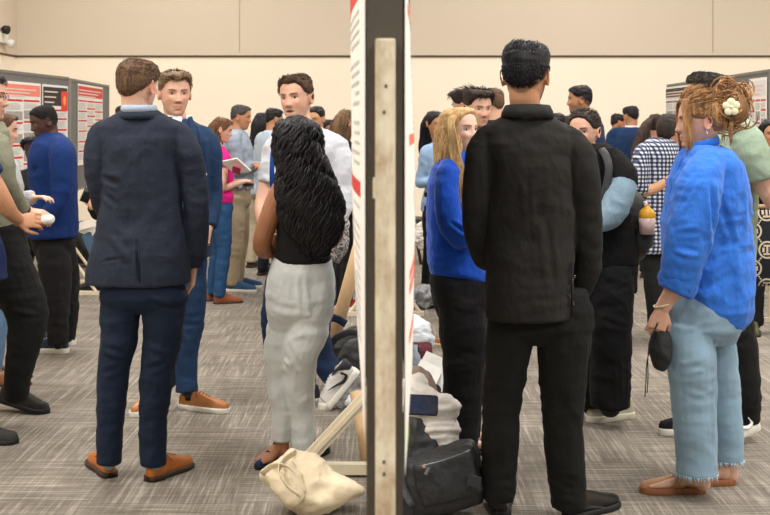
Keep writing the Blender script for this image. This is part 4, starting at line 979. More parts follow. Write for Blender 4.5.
# person hidden behind the navy suit, holding a phone
P = Person(112, 291, 'person in black hidden behind the dark navy suit, hand with a phone showing', 'mid', q=.6)
P.gar('jacket', black_cloth); P.gar('trousers', black_cloth)
P.torso('jacket', [(128, 104, 128, 6), (140, 97, 136, 11), (160, 98, 134, 12), (200, 99, 133, 12), (226, 97, 135, 13)])
P.limb('jacket', [(100, 142, 0, 6), (98, 168, 0, 6.5), (99, 196, -.02, 6.5), (98, 214, -.15, 6), (92, 207, -.3, 5)])
P.torso('trousers', [(215, 101, 131, 10), (232, 101, 131, 10)], core=.8)
P.limb('trousers', [(106, 225, 0, 8), (104, 255, 0, 7), (103, 285, 0, 6)]); P.limb('trousers', [(124, 225, 0, 8), (124, 285, 0, 6)])
P.head(125, 118, -40, 0, k=.95, neck=P.w(122, 132, 0)); P.hair(hair_dk, 'short'); P.hand(P.w(92, 206, -.3), (-.5, -.2, .7), (1, -1, 0), side=1, curl=.9)
h_ = floor_pt(103, 290); P.shoe(h_, -95, black_leather, sole_black, L=.27); P.shoe(floor_pt(122, 290), -85, black_leather, sole_black, L=.27); P.finish()
mb = MB(); c = W(87, 194, 10.3); mb.box(c, (.075, .012, .15), *rotm(-30, 10, -20)); o_ = build('phone', mb, plain('phone_black', (22, 22, 24), .25)); o_.data.materials[0]; tag(o_, 'dark phone held up beside the left elbow of the navy check suit', 'phone')
# ================================================================= tall man facing camera
P = Person(306, 408, 'tall man talking, in a pale grey tee and navy trousers, facing the camera', 'light')
P.gar('tee_shirt', fabric('pale_grey_tee', (196, 198, 204), .85), amp=.006); P.gar('trousers', fabric('navy_chino', (36, 52, 82), .85), amp=.005)
P.torso('tee_shirt', [(126, 293, 319, 12), (132, 284, 330, 16), (140, 276, 338, 20), (155, 273, 341, 22), (180, 275, 338, 22), (210, 277, 336, 21), (240, 275, 337, 22), (255, 275, 337, 22)])
P.limb('tee_shirt', [(322, 136, 0, 9), (336, 146, 0, 11), (341, 165, -.02, 12), (342, 190, -.03, 12), (341, 208, -.06, 10), (338, 216, -.08, 9)])
P.limb('tee_shirt', [(290, 136, 0, 9), (277, 146, 0, 11), (272, 165, -.02, 11), (269, 182, -.04, 10)])
P.skinlimb([(272, 168, -.02, 8), (264, 196, -.05, 8), (262, 214, -.12, 7), (266, 232, -.2, 5.5)])
P.hand(P.w(266, 232, -.2), (.4, -.3, -.7), (-1, -.2, 0), side=1, curl=.6)
P.skinlimb([(340, 200, -.03, 7), (338, 218, -.08, 6.5), (318, 226, -.2, 5)])
P.torso('trousers', [(240, 282, 330, 18), (262, 278, 332, 20), (280, 280, 330, 18)], core=.8)
P.limb('trousers', [(288, 262, 0, 15), (279, 285, -.02, 14), (274, 318, -.03, 12), (276, 350, 0, 11), (290, 385, .05, 9)])
P.limb('trousers', [(318, 262, 0, 15), (322, 290, -.02, 14), (318, 320, -.03, 13.5), (319, 350, .04, 12.5), (328, 368, .06, 11.5), (335, 378, .05, 10.5)])
P.head(296, 99, 203, 0, roll=-4, k=1.05, om=1.0, brow=(58, 40, 28), neck=P.w(304, 130, .02), beard=.15)
P.hair(hair_mat('hair_umber', (60, 42, 30), (92, 68, 50)), 'short', top=.018, side=.007, tufts=900, tl=.030, seed=14, front=.004, flow=lambda p: np.array([0, .7 if p[2] > .07 else .0, -.6 if p[2] < .06 else .6]))
P.band('collar', P.w(305, 130, .01), rotm(205), .070, .066, -3.1, 3.1, .012, MATS['pale_grey_tee'], th=.004)
swm = plain('swoosh_black', (20, 20, 22), .5)
wl = leather('white_grey_leather', (214, 210, 204), .5); dk = fabric('dark_mesh', (60, 60, 64), .9)
h_ = P.w(376, 405, .02); h_[2] = 0.0
s1 = P.shoe(h_, 262, wl, sole_white, L=.31, wd=1.12, style='sneaker', hs=.028, lift=50, sock=None, lace=plain('lace_lt', (225, 222, 216), .7)); T = P._T
def swoosh(T, side, parent, L=.31, k=1.0):
    mb = MB(); pts = [(.20, .052), (.30, .040), (.42, .052), (.56, .078)]; P_ = [T(a*L, side*(.046*k), z) for a, z in pts]
    P_ = [T(.22*L, side*.040*k, .088), T(.18*L, side*.042*k, .055), T(.28*L, side*.045*k, .044), T(.42*L, side*.046*k, .062), T(.58*L, side*.050*k, .082)]
    mb.tube(P_, [(.002, .003), (.008, .003), (.010, .003), (.006, .003), (.001, .002)], n=8, res=.01, ref=tuple(T(0, side, 0)-T(0, 0, 0))); return build('swoosh_mark', mb, swm, parent)
swoosh(T, 1, s1); swoosh(T, -1, s1)
cb_ = MB(); cb_.loft([(T(.02, 0, .055), (T(0, .030, 0)-T(0, 0, 0)), (T(.025, 0, 0)-T(0, 0, 0))), (T(.03, 0, .10), (T(0, .037, 0)-T(0, 0, 0)), (T(.040, 0, 0)-T(0, 0, 0))), (T(.055, 0, .112), (T(0, .040, 0)-T(0, 0, 0)), (T(.055, 0, 0)-T(0, 0, 0)))], n=18); build('heel_collar', cb_, dk, s1)
P.body.tube([P.w(333, 374, .05), T(.05, 0, .08), T(.12, 0, .04)], [.034, .030, .022], n=12, flatcap=False)
h_ = floor_pt(318, 402); s2 = P.shoe(h_, 225, dk, sole_white, L=.29, style='sneaker', hs=.026, lace=MATS['lace_lt']); P.foot(h_, h_+np.array([-.14, -.14, 0]))
P.finish()
ln = MB(); ln.tube([W(290, 134, 6.16), W(275, 146, 6.08), W(272, 170, 6.05), W(273, 196, 6.08), W(275, 212, 6.12)], [(.013, .003)]*5, n=8); o_ = build('lanyard', ln, fabric('lanyard_blue', (28, 70, 140), .7)); tag(o_, 'dark blue strap over the shoulder of the tall talking man', 'strap')
# ================================================================= young woman with long wavy black hair
P = Person(300, 462, 'woman with long wavy black hair, black top and light grey trousers, seen from behind', 'brown')
P.gar('top', fabric('black_lace', (24, 22, 23), .8), amp=.003); tr = P.gar('trousers', fabric('light_grey_wool', (204, 208, 206), .85, .1, .06, .5), amp=.005)
P.torso('top', [(186, 283, 326, 15), (198, 279, 330, 19), (215, 277, 330, 21), (235, 277, 329, 20), (252, 276, 330, 21), (262, 276, 331, 22)])
P.body.loft([(P.w(306, y), np.array([hw/P.s, 0, 0]), np.array([0, hd/P.s, 0])) for y, hw, hd in ((158, 11, 10), (168, 20, 13), (176, 28, 15), (190, 27, 17), (215, 24, 18))], n=24)
P.torso('trousers', [(258, 273, 332, 21), (272, 270, 333, 23), (292, 267, 334, 25), (312, 268, 332, 25), (328, 268, 328, 22)], core=.8)
P.limb('trousers', [(286, 300, .03, 17), (284, 330, .03, 17), (278, 350, .02, 13.5), (279, 385, .02, 11.5), (283, 415, .02, 11), (282, 440, .02, 9.8)])
P.limb('trousers', [(312, 300, -.02, 21), (308, 330, -.03, 20), (300, 355, -.03, 17), (300, 385, 0, 14.5), (302, 420, .02, 12), (303, 451, .02, 11)])
for a, b, w_, am in (((300, 272, -.14), (304, 318, -.16), .012, -.010), ((304, 318, -.16), (330, 322, -.14), .011, -.008), ((300, 330, -.15), (276, 345, -.12), .013, -.006), ((286, 340, -.12), (300, 372, -.12), .010, -.006), ((270, 356, -.1), (292, 366, -.1), .012, .006), ((292, 400, -.1), (312, 390, -.1), .011, .004), ((293, 365, -.1), (292, 440, -.1), .006, -.006), ((274, 268, -.1), (270, 300, -.1), .006, -.006), ((312, 268, -.16), (326, 300, -.16), .014, .004)): P.fold('trousers', a, b, w_, am)
P.skinlimb([(290, 180, -.01, 11), (283, 190, -.02, 12), (275, 205, -.03, 11.2), (268, 222, -.04, 10.2), (262, 242, -.04, 9.5), (263, 250, -.02, 8.5), (272, 251, .06, 7.2), (288, 244, .16, 6)])
P.hand(P.w(286, 246, .17), (.9, .1, 0), (0, 1, .2), side=1, curl=.3, k=.9)
P.skinlimb([(322, 182, 0, 11), (332, 195, 0, 10.5), (336, 215, .03, 9), (334, 238, .08, 8), (315, 244, .16, 6), (292, 243, .10, 5.2)])
P.hand(P.w(290, 243, .04), (-.9, -.25, .1), (-.1, -.9, .3), side=1, curl=.75, k=.88, thumb=.9)
P.skinlimb([(282, 432, .02, 6.6), (283, 448, .02, 6.5), (281, 456, .01, 7)])
P.skinlimb([(304, 444, .02, 6.6), (305, 456, .02, 7)])
P.head(297, 143, 350, -5, k=.93, fem=1, neck=P.w(304, 170, 0))
P.mass(hair_blk, [(297, 116, 0, 4, 4), (297, 119, 0, 13, 13), (297, 125, -.01, 19, 20), (297, 137, -.02, 22.5, 23), (299, 152, -.03, 22, 23), (303, 168, -.05, 23, 20), (307, 185, -.07, 27, 18), (310, 205, -.08, 30, 16), (313, 224, -.09, 27, 14), (315, 238, -.09, 21, 11), (317, 250, -.09, 13, 8), (318, 258, -.09, 5, 4)], locks=520, wave=.022, wf=42, lw=.0075, seed=5, arc=(3.0, 6.45), end=.03)
P.hair(hair_blk, 'long', top=.014, side=.010, tufts=0, name='hair_cap', bumpy=.003)
sd_ = fabric('navy_strap', (28, 48, 92), .6)
for (px, py, yw, ax) in ((286, 457, 208, 282), (306, 463, 20, 305)):
    h_ = floor_pt(px, py); d = np.array([math.sin(R(yw)), math.cos(R(yw)), 0]); P.foot(h_+np.array([0, 0, .018]), h_+d*.22+np.array([0, 0, .015]), k=1)
    P.bare = True; so = P.shoe(h_, yw, sd_, sole_black, L=.235, wd=.84, style='mule', hs=.016, name='sandal')
    bd = MB(); r = np.array([d[1], -d[0], 0])
    for t, hh in ((.30, .085), (.62, .058)): bd.tube([h_+d*.235*t+r*.042+np.array([0, 0, .02]), h_+d*.235*t+np.array([0, 0, hh]), h_+d*.235*t-r*.042+np.array([0, 0, .02])], [(.012, .004)]*3, n=8)
    build('sandal_strap', bd, sd_, so)
P.finish()
# ================================================================= blonde woman in blue blouse
P = Person(462, 457, 'smiling blonde woman in a royal blue blouse and black trousers beside the middle board', 'fair')
P.gar('blouse', fabric('royal_blue_crepe', (18, 78, 190), .7, .2), amp=.004); P.gar('trousers', fabric('black_slacks', (27, 27, 29), .85), amp=.004)
P.torso('blouse', [(152, 445, 468, 14), (158, 438, 474, 24), (168, 432, 479, 31), (185, 428, 482, 32), (205, 427, 481, 30), (225, 427, 479, 28), (245, 428, 480, 30), (262, 428, 484, 32), (272, 430, 487, 32), (279, 446, 488, 28)])
P.limb('blouse', [(454, 162, -.06, 8), (448, 173, -.13, 11.5), (446, 192, -.16, 12), (449, 212, -.17, 12.5), (455, 228, -.17, 13), (463, 239, -.14, 11), (468, 244, -.12, 8)])
P.limb('blouse', [(462, 162, .08, 10), (468, 180, .14, 13), (476, 220, .12, 12), (486, 240, .03, 8)])
for a, b, w_, am in (((450, 222, -.25), (470, 236, -.22), .008, -.008), ((448, 232, -.25), (466, 246, -.22), .008, .006), ((430, 200, -.15), (440, 262, -.16), .012, -.005), ((470, 250, -.15), (440, 270, -.16), .012, .005)): P.fold('blouse', a, b, w_, am)
P.skinlimb([(464, 242, -.14, 6.5), (474, 246, -.1, 6.5), (487, 243, -.02, 5.2)]); P.hand(P.w(487, 243, -.02), (.9, .3, .1), (0, -.3, 1), side=1, curl=.6, k=.9)
cf = MB(); cf.tube([P.w(463, 240, -.14), P.w(469, 244, -.12)], [.048, .044], n=18, smooth=False); build('cuff', cf, MATS['royal_blue_crepe'], P.root, voxel=.006, smooth=3)
P.torso('trousers', [(262, 431, 484, 28), (280, 429, 487, 32), (300, 432, 487, 33), (318, 437, 486, 30)], core=.8)
P.limb('trousers', [(460, 300, -.07, 25), (462, 325, -.07, 23.5), (464, 350, -.07, 21), (463, 385, -.06, 19.5), (461, 420, -.05, 18), (460, 449, -.05, 17)])
P.limb('trousers', [(464, 300, .08, 22), (466, 350, .08, 20), (464, 400, .09, 18), (463, 446, .1, 16)])
for a, b, w_, am in (((446, 300, -.2), (484, 312, -.2), .012, -.005), ((446, 352, -.2), (478, 362, -.2), .012, .006), ((448, 372, -.2), (478, 366, -.2), .012, -.006), ((456, 380, -.2), (454, 445, -.2), .008, .005)): P.fold('trousers', a, b, w_, am)
P.head(460, 132, 137, 6, k=.95, fem=1, smile=.8, brow=(150, 112, 76), lip=(196, 96, 88), neck=P.w(455, 158, 0))
P.hair(hair_blond, 'long', top=.018, side=.016, bumpy=.003, name='hair_cap', parting=.0)
P.mass(hair_blond, [(460, 109, .04, 6, 8), (457, 116, .04, 14, 16), (453, 130, .04, 16.5, 22), (450, 146, .02, 15, 24), (449, 160, .0, 13, 24), (451, 174, -.02, 12, 22), (456, 188, -.04, 10, 16), (459, 198, -.05, 5, 8)], locks=130, wave=.006, wf=30, lw=.006, seed=3, arc=(1.5, 5.6), end=.05)
lk = MB(); rr = random.Random(8)
for i in range(46):
    o_ = rr.uniform(-3, 3); w_ = rr.random(); x0 = 452+o_
    P_ = [P.w(x0+4, 112+rr.random()*3, -.05), P.w(x0-1, 122, -.115), P.w(x0-1+w_*3, 138, -.12), P.w(x0+w_*5, 152, -.12), P.w(x0+2+w_*8, 166, -.14), P.w(x0+6+w_*10, 180, -.16), P.w(x0+8+w_*12, 192+rr.random()*16, -.16)]
    lk.tube(P_, [.003, .006, .007, .007, .006, .005, .001], n=6, res=.03)
build('front_locks', lk, hair_blond, P.root)
P.bare = True
for px, py, yw in ((452, 455, 84), (456, 447, 78)):
    h_ = floor_pt(px, py); P.shoe(h_, yw, black_leather, sole_black, L=.25, wd=.82, style='mule', hs=.03, name='flat_shoe'); P.foot(h_+np.array([0, 0, .02]), h_+np.array([.22, .02, .02]), k=.95)
    P.body.tube([P.w(px+8, 444, 0), h_+np.array([.045, 0, .06])], [.034, .036], n=12, flatcap=False)
P.finish()
# ================================================================= man in black suit, back view
P = Person(530, 518, 'man with black hair in a plain black suit seen from behind, largest figure', 'tan')
P.gar('jacket', black_wool, amp=.004); P.gar('trousers', fabric('charcoal_trs', (25, 25, 24), .85), amp=.005)
P.torso('jacket', [(111, 510, 545, 14), (117, 501, 553, 18), (124, 491, 563, 23), (132, 482, 571, 27), (144, 482, 573, 31), (165, 488, 570, 34), (190, 488, 571, 33), (212, 486, 574, 31), (240, 487, 574, 32), (270, 487, 573, 36), (300, 486, 572, 40), (317, 486, 573, 41)])
P.limb('jacket', [(508, 126, 0, 8), (488, 139, 0, 12.5), (480, 156, -.02, 14.5), (477, 185, -.02, 14), (476, 215, .0, 13.5), (478, 240, .06, 12.5), (484, 258, .16, 11), (494, 262, .25, 9)])
P.limb('jacket', [(546, 126, 0, 8), (570, 139, 0, 12.5), (581, 156, -.02, 14.5), (585, 185, -.02, 14.5), (587, 215, .0, 14), (588, 240, .02, 14), (588, 262, .05, 14.5), (583, 282, .08, 12), (578, 296, .10, 9.5)])
for a, b, w_, am in (((528, 180, -.15), (531, 240, -.16), .010, -.005), ((545, 215, -.15), (556, 290, -.16), .014, -.005), ((490, 205, -.15), (510, 240, -.15), .012, .005), ((574, 240, -.1), (603, 252, -.1), .012, .009), ((575, 258, -.1), (602, 270, -.1), .012, -.009), ((574, 276, -.08), (598, 284, -.08), .010, .009), ((574, 225, -.1), (600, 222, -.1), .010, .006), ((462, 215, -.1), (484, 222, -.1), .010, .007), ((462, 232, -.08), (486, 240, -.08), .010, -.007), ((575, 160, -.1), (574, 230, -.1), .008, -.008), ((486, 160, -.1), (487, 230, -.1), .008, -.008)): P.fold('jacket', a, b, w_, am)
P.torso('trousers', [(290, 489, 588, 26), (310, 489, 592, 27), (328, 489, 592, 28), (342, 489, 590, 26)], core=.8)
P.limb('trousers', [(512, 310, 0, 25), (509, 340, 0, 22.5), (506, 370, 0, 20), (502, 400, 0, 18.5), (500, 440, 0, 17.5), (499, 475, 0, 16), (499, 500, 0, 15)])
P.limb('trousers', [(563, 310, 0, 28), (564, 340, 0, 26.5), (563, 370, 0, 23.5), (563, 400, 0, 21), (564, 440, 0, 18.5), (567, 480, 0, 17.5), (569, 507, 0, 16)])
for a, b, w_, am in (((490, 398, -.15), (518, 410, -.15), .014, .007), ((488, 420, -.15), (514, 412, -.15), .012, -.006), ((545, 400, -.15), (580, 412, -.15), .014, .006), ((540, 335, -.18), (580, 322, -.16), .014, -.006), ((540, 345, -.18), (592, 350, -.16), .014, .005), ((500, 420, -.15), (500, 495, -.12), .007, .005), ((566, 425, -.15), (570, 500, -.12), .007, .005), ((550, 480, -.1), (584, 490, -.1), .010, .006)): P.fold('trousers', a, b, w_, am)
P.head(526, 77, 20, -2, k=1.06, brow=(22, 20, 20), beard=.92, fade=.6, neck=P.w(527, 112, .0))
P.hair(hair_blk, 'fade', top=.020, side=.008, back=.009, tufts=2200, tl=.030, seed=21, bumpy=.003, flow=lambda p: np.array([.2, .55 if p[2] > .06 else .1, -.75 if p[2] < .05 else .45]))
P.band('jacket_collar', P.w(527.5, 119, -.012), rotm(6, -4), .100, .098, -2.1, 2.1, .052, black_wool, flare=-.012, th=.005)
P.hand(P.w(577, 292, .10), (-.2, .3, -1), (1, -.3, 0), side=-1, curl=.7)
ch = MB(); rr = random.Random(3)
for i in range(16): ch.ell(P.w(566+abs(8-i)*1.1+rr.random(), 276+i*1.9, -.10), (.0035, .003, .0035), n=8, m=5)
build('wrist_chain', ch, plain('dull_silver', (120, 116, 108), .3, .8), P.root)
vm = MB(); vm.tube([P.w(571.5, 262, -.10), P.w(572, 317, -.11)], [(.003, .004)]*2, n=6, smooth=False); build('side_vent', vm, MATS['charcoal_trs'], P.root)
h_ = floor_pt(501, 518); P.shoe(h_, 6, black_leather, sole_black, L=.30, style='dress', hs=.018); P.foot(h_, h_+np.array([-.03, .22, 0]))
h_ = floor_pt(566, 520); P.shoe(h_, 52, black_leather, sole_black, L=.30, style='dress', hs=.018); P.foot(h_, h_+np.array([.18, .12, 0]))
P.finish()
# ================================================================= woman in blue shirt with flower clip
P = Person(705, 493, 'woman in a bright blue shirt, faded jeans and tan mules, hair up in a clip', 'light')
bsh = fabric('azure_linen', (50, 112, 208), .85, .15, .08, .8); jn = fabric('faded_denim', (136, 164, 184), .9, .1, .14, 1.5, 1, .2, .35)
P.gar('shirt', bsh, amp=.006, sc=(8, 8, 9)); P.gar('jeans', jn, amp=.004)
P.torso('shirt', [(147, 690, 722, 22), (153, 684, 731, 34), (162, 678, 738, 42), (180, 671, 744, 46), (205, 665, 748, 45), (235, 664, 750, 42), (262, 668, 751, 43), (288, 675, 751, 44), (306, 684, 749, 43), (318, 696, 746, 38), (328, 708, 740, 28)])
P.limb('shirt', [(712, 160, -.12, 13), (703, 176, -.19, 19), (697, 195, -.22, 22), (692, 218, -.23, 21), (687, 242, -.23, 19.5), (682, 265, -.22, 18), (678, 284, -.20, 16)])
P.limb('shirt', [(700, 165, .12, 16), (690, 200, .19, 17), (684, 240, .18, 15), (680, 265, .15, 13)])
P.skinlimb([(682, 255, .15, 9), (674, 285, .1, 8), (662, 306, -.02, 6.2)])
for a, b, w_, am in (((712, 180, -.32), (716, 280, -.3), .010, -.012), ((720, 200, -.2), (738, 250, -.2), .012, -.006), ((716, 250, -.22), (744, 215, -.2), .012, .006), ((672, 235, -.33), (700, 232, -.33), .010, -.007), ((668, 250, -.32), (698, 256, -.32), .010, .007), ((700, 175, -.3), (672, 225, -.32), .008, -.005), ((735, 190, -.2), (742, 320, -.2), .006, -.006), ((700, 290, -.22), (735, 270, -.22), .012, .006), ((690, 310, -.2), (720, 290, -.22), .01, -.005)): P.fold('shirt', a, b, w_, am)
cf = MB()
for i, (x_, y_) in enumerate(((677, 281), (676, 287))): cf.tube([P.w(x_+2, y_-3, -.2), P.w(x_-1, y_+4, -.2)], [.078-.004*i, .076-.004*i], n=20, smooth=False)
build('rolled_cuff', cf, bsh, P.root, voxel=.007, smooth=4, disp=wrinkle(.005, 3, (16, 16, 10)))
P.band('shirt_collar', P.w(702, 148, .0), rotm(-92, -14), .064, .070, -2.7, 2.7, .036, bsh, flare=.006, th=.004)
pk = MB(); pk.tube([P.w(683, 158, -.05), P.w(672, 190, -.03), P.w(667, 230, -.02), P.w(672, 275, -.02)], [(.010, .006)]*4, n=8); build('button_placket', pk, bsh, P.root)
P.skinlimb([(680, 276, -.2, 10), (675, 288, -.19, 9.2), (669, 298, -.18, 8), (664, 307, -.17, 6.8)])
P.hand(P.w(662, 309, -.17), (-.30, -.05, -1), (-.1, -1, 0), side=-1, curl=.95, k=.98, thumb=.5)
br = MB(); th = np.linspace(0, 2*math.pi, 16); cc = P.w(664, 304, -.17)
br.tube([cc+np.array([.040*math.cos(a), .036*math.sin(a), .012*math.cos(a)]) for a in th], [.0045]*16, n=8, res=.02); build('bracelet', br, plain('cream_metal', (222, 206, 170), .35, .4), P.root)
P.torso('jeans', [(286, 674, 740, 38), (304, 671, 740, 42), (325, 670, 738, 42), (342, 670, 736, 36)], core=.8)
P.limb('jeans', [(692, 325, -.09, 23), (691, 355, -.09, 22.5), (692, 385, -.08, 21.5), (694, 420, -.08, 20), (696, 450, -.07, 19), (697, 474, -.07, 19)])
P.limb('jeans', [(716, 325, .10, 20), (718, 360, .11, 19.5), (722, 400, .12, 18.5), (726, 435, .13, 16.5), (728, 461, .13, 15)])
for a, b, w_, am in (((683, 320, -.2), (686, 470, -.2), .004, .004), ((711, 335, -.12), (714, 460, -.1), .008, -.010), ((678, 390, -.2), (708, 398, -.2), .012, .005), ((676, 372, -.2), (704, 366, -.2), .012, -.005), ((680, 335, -.2), (712, 322, -.2), .012, .005)): P.fold('jeans', a, b, w_, am)
fr = MB(); rr = random.Random(2)
for cx_, cy_, rx_, dy_ in ((697, 474, 20.5, -.07), (728, 461, 16, .13)):
    fr = MB()
    for i in range(110):
        a = rr.random()*6.28; p = P.w(cx_, cy_, dy_)+np.array([math.cos(a)*rx_/P.s, math.sin(a)*rx_/P.s*.95, .008]); fr.tube([p, p+np.array([rr.gauss(0, .006), rr.gauss(0, .006), -.012-.02*rr.random()])], [.0014, .0007], n=4, smooth=False)
    o_ = build('frayed_hem', fr, plain('denim_thread', (178, 200, 214), .9), P.root); o_['kind'] = 'stuff'
P.skinlimb([(698, 462, -.07, 9), (700, 476, -.06, 8.5), (703, 483, -.05, 8)]); P.skinlimb([(728, 452, .13, 8), (730, 470, .13, 8), (731, 477, .13, 7.5)])
P.head(700, 122, -88, -2, k=.97, fem=1, brow=(110, 80, 55), neck=P.w(706, 152, .0))
P.hair(hair_light, 'up', top=.020, side=.016, back=.022, bumpy=.004, tufts=1500, tl=.07, seed=11, name='hair', flow=lambda p: np.array([0, -1.0, .25]))
bn = MB(); rr = random.Random(4)
for i in range(150):     # bun of twisted loops at the back of the head
    cx_, cy_ = 730+rr.gauss(0, 6), 106+rr.gauss(0, 9); a0 = rr.random()*6.28; r0 = rr.uniform(7, 14); dy0 = rr.uniform(-.07, .06)
    P_ = [P.w(cx_+math.cos(a0+t)*r0, cy_+math.sin(a0+t)*r0*.95, dy0+.02*math.sin(2*t)) for t in np.linspace(0, rr.uniform(2.2, 4.2), 9)]
    bn.tube(P_, [.002, .0035, .004, .0042, .0042, .004, .0035, .003, .0006], n=5, res=.02)
for i in range(46):
    x0 = rr.uniform(728, 742); a = rr.uniform(-.6, .9); P_ = [P.w(x0, 98+rr.gauss(0, 6), rr.uniform(-.05, .05)), P.w(x0+7, 94+a*8, 0), P.w(x0+rr.uniform(8, 12), 104+a*16, rr.uniform(-.04, .03))]
    bn.tube(P_, [.0026, .0024, .0005], n=4, res=.02)
for i in range(18):
    x0 = rr.uniform(724, 734); P_ = [P.w(x0, 120, -.06), P.w(x0-2, 132, -.075), P.w(x0-rr.uniform(0, 6), rr.uniform(138, 148), -.07)]
    bn.tube(P_, [.0026, .0024, .0005], n=4, res=.02)
bb_ = MB(); bb_.ell(P.w(730, 108, 0), (.075, .085, .080), n=24, m=16)
build('hair_bun', bn, hair_light, P.root); build('hair_bun_core', bb_, hair_mat('hair_light_brown', (92, 62, 40), (150, 110, 72)), P.root)
lk = MB()
for i in range(80):
    w_ = rr.random(); s_ = rr.choice((-1, 1)) if i % 3 else -1
    P_ = [P.hp(s_*(.015+.05*w_), .045, .118), P.hp(s_*(.050+.018*w_), .085-.02*w_, .085), P.hp(s_*(.068+.008*w_), .085-.03*w_, .040), P.hp(s_*(.076), .086-.035*w_, -.01), P.hp(s_*.077, .080-.03*w_, -.06-.03*rr.random()), P.hp(s_*.073, .078-.03*w_, -.10-.04*rr.random())]
    lk.tube(P_, [.002, .0036, .004, .0036, .0026, .0006], n=5, res=.02)
build('fringe', lk, hair_light, P.root)
er = MB(); er.tube([P.hp(-.080, -.006, -.036), P.hp(-.083, -.012, -.050), P.hp(-.081, -.006, -.062)], [.0022]*3, n=6); build('earring', er, plain('silver', (214, 212, 206), .25, .9), P.root)
cam_ = rotm(-60)
P.bare = True
for px, py, yw, dy_ in ((703, 492, -92, 0), (733, 484, -95, 0)):
    h_ = floor_pt(px, py); P.foot(h_+np.array([0, 0, .020]), h_+np.array([-.235, -.01, .016]), k=1.0)
    P.body.tube([P.w(px-4, py-22, 0)+np.array([0, h_[1]-P.Y, 0]), h_+np.array([-.045, 0, .05])], [.034, .036], n=12, flatcap=False)
    m_ = P.shoe(h_, yw, leather('tan_suede', (188, 142, 100), .55), plain('stacked_heel', (150, 96, 62), .6), L=.265, wd=.92, style='mule', hs=.022, name='mule'); T = P._T
    bt = MB(); bt.tube([T(.118, -.045, .04), T(.118, -.02, .078), T(.118, .02, .078), T(.118, .045, .04)], [(.010, .003)]*4, n=8); build('strap', bt, MATS['tan_suede'], m_)
    hl = MB(); hl.box(h_+np.array([-.030, 0, .012]), (.065, .062, .024)); build('heel', hl, MATS['stacked_heel'], m_, sh=False)
# flower clip
fc = MB(); cfl = P.w(731, 107, -.105); 
for i in range(5):
    a = i*2*math.pi/5+.35; fc.ell(cfl+np.array([.021*math.cos(a), -.004, .021*math.sin(a)]), (.0165, .006, .0165), n=16, m=8)
fc.ell(cfl+np.array([0, -.008, 0]), (.008, .005, .008), n=12, m=6)
build('flower_clip', fc, plain('cream_enamel', (236, 228, 190), .3), P.root)
P.finish()
# ================================================================= man in sage tee
P = Person(722, 440, 'man in a sage green tee shirt behind the woman in the bright blue shirt', 'light')
sage = fabric('sage_cotton', (148, 166, 144), .9, .1, .08, .6)
P.gar('tee_shirt', sage, amp=.006); P.gar('trousers', blk_trs, amp=.005)
P.torso('tee_shirt', [(117, 706, 732, 16), (122, 698, 744, 30), (130, 690, 752, 38), (145, 684, 757, 40), (170, 682, 757, 39), (200, 683, 754, 37), (235, 684, 753, 37), (262, 686, 753, 37)])
P.limb('tee_shirt', [(728, 124, -.08, 11), (742, 134, -.16, 15), (750, 150, -.19, 16), (757, 168, -.20, 15.5), (760, 178, -.20, 15)])
P.limb('tee_shirt', [(712, 126, .1, 12), (706, 145, .16, 14), (702, 175, .17, 13)])
P.fold('tee_shirt', (736, 150, -.3), (740, 175, -.3), .012, -.008); P.fold('tee_shirt', (722, 160, -.2), (734, 200, -.2), .014, .006); P.fold('tee_shirt', (740, 190, -.2), (728, 215, -.2), .014, -.006)
P.skinlimb([(756, 168, -.2, 11), (764, 184, -.2, 10.5), (775, 202, -.2, 9.5), (786, 212, -.16, 8), (796, 216, -.08, 6)]); P.hand(P.w(796, 216, -.08), (.8, .2, -.2), (1, 0, .2), side=1, curl=1.0)
P.skinlimb([(703, 170, .17, 9), (704, 205, .14, 8.5), (700, 235, .10, 7), (702, 250, .06, 5.5)]); P.hand(P.w(702, 252, .06), (-.1, -.1, -1), (-1, .1, 0), side=1, curl=.6)
P.torso('trousers', [(250, 690, 751, 33), (280, 690, 752, 34), (300, 692, 750, 30)], core=.8)
P.limb('trousers', [(726, 280, -.09, 23), (733, 320, -.09, 19), (741, 350, -.08, 16), (746, 385, -.06, 13.5), (747, 420, -.02, 12.5)]); P.limb('trousers', [(714, 280, .09, 21), (706, 340, .1, 17), (700, 425, .1, 12)])
P.head(706, 99, -76, 0, k=1.04, brow=(40, 30, 24), beard=.3, fade=.6, neck=P.w(716, 128, .0))
P.hair(hair_dk, 'fade', top=.020, side=.005, tufts=1100, tl=.024, seed=31, flow=lambda p: np.array([0, -.8 if p[2] > .05 else -.2, .5]))
P.band('collar', P.w(716, 121, .0), rotm(-80, -10), .066, .074, -3.1, 3.1, .014, sage, th=.004)
h_ = P.w(758, 436, .0); h_[2] = 0; s1 = P.shoe(h_+np.array([0, -.02, 0]), 250, fabric('black_mesh', (26, 26, 28), .85), sole_white, L=.29, style='sneaker', hs=.030, lift=16); T = P._T; swm = plain('swoosh_white', (232, 230, 226), .5); swoosh(T, -1, s1, .29); swoosh(T, 1, s1, .29); swm = MATS['swoosh_black']
h_ = floor_pt(714, 432); P.shoe(h_, -100, MATS['black_mesh'], sole_white, L=.29, style='sneaker', hs=.030)
P.finish()
ln = MB(); ln.tube([W(700, 134, 5.56), W(688, 140, 5.56), W(681, 155, 5.58), W(678, 172, 5.60), (W(679, 196, 5.66))], [(.012, .003)]*5, n=8); o_ = build('lanyard', ln, fabric('teal_ribbon', (38, 138, 164), .7)); tag(o_, 'teal lanyard hanging on the chest of the man in the sage tee', 'lanyard')
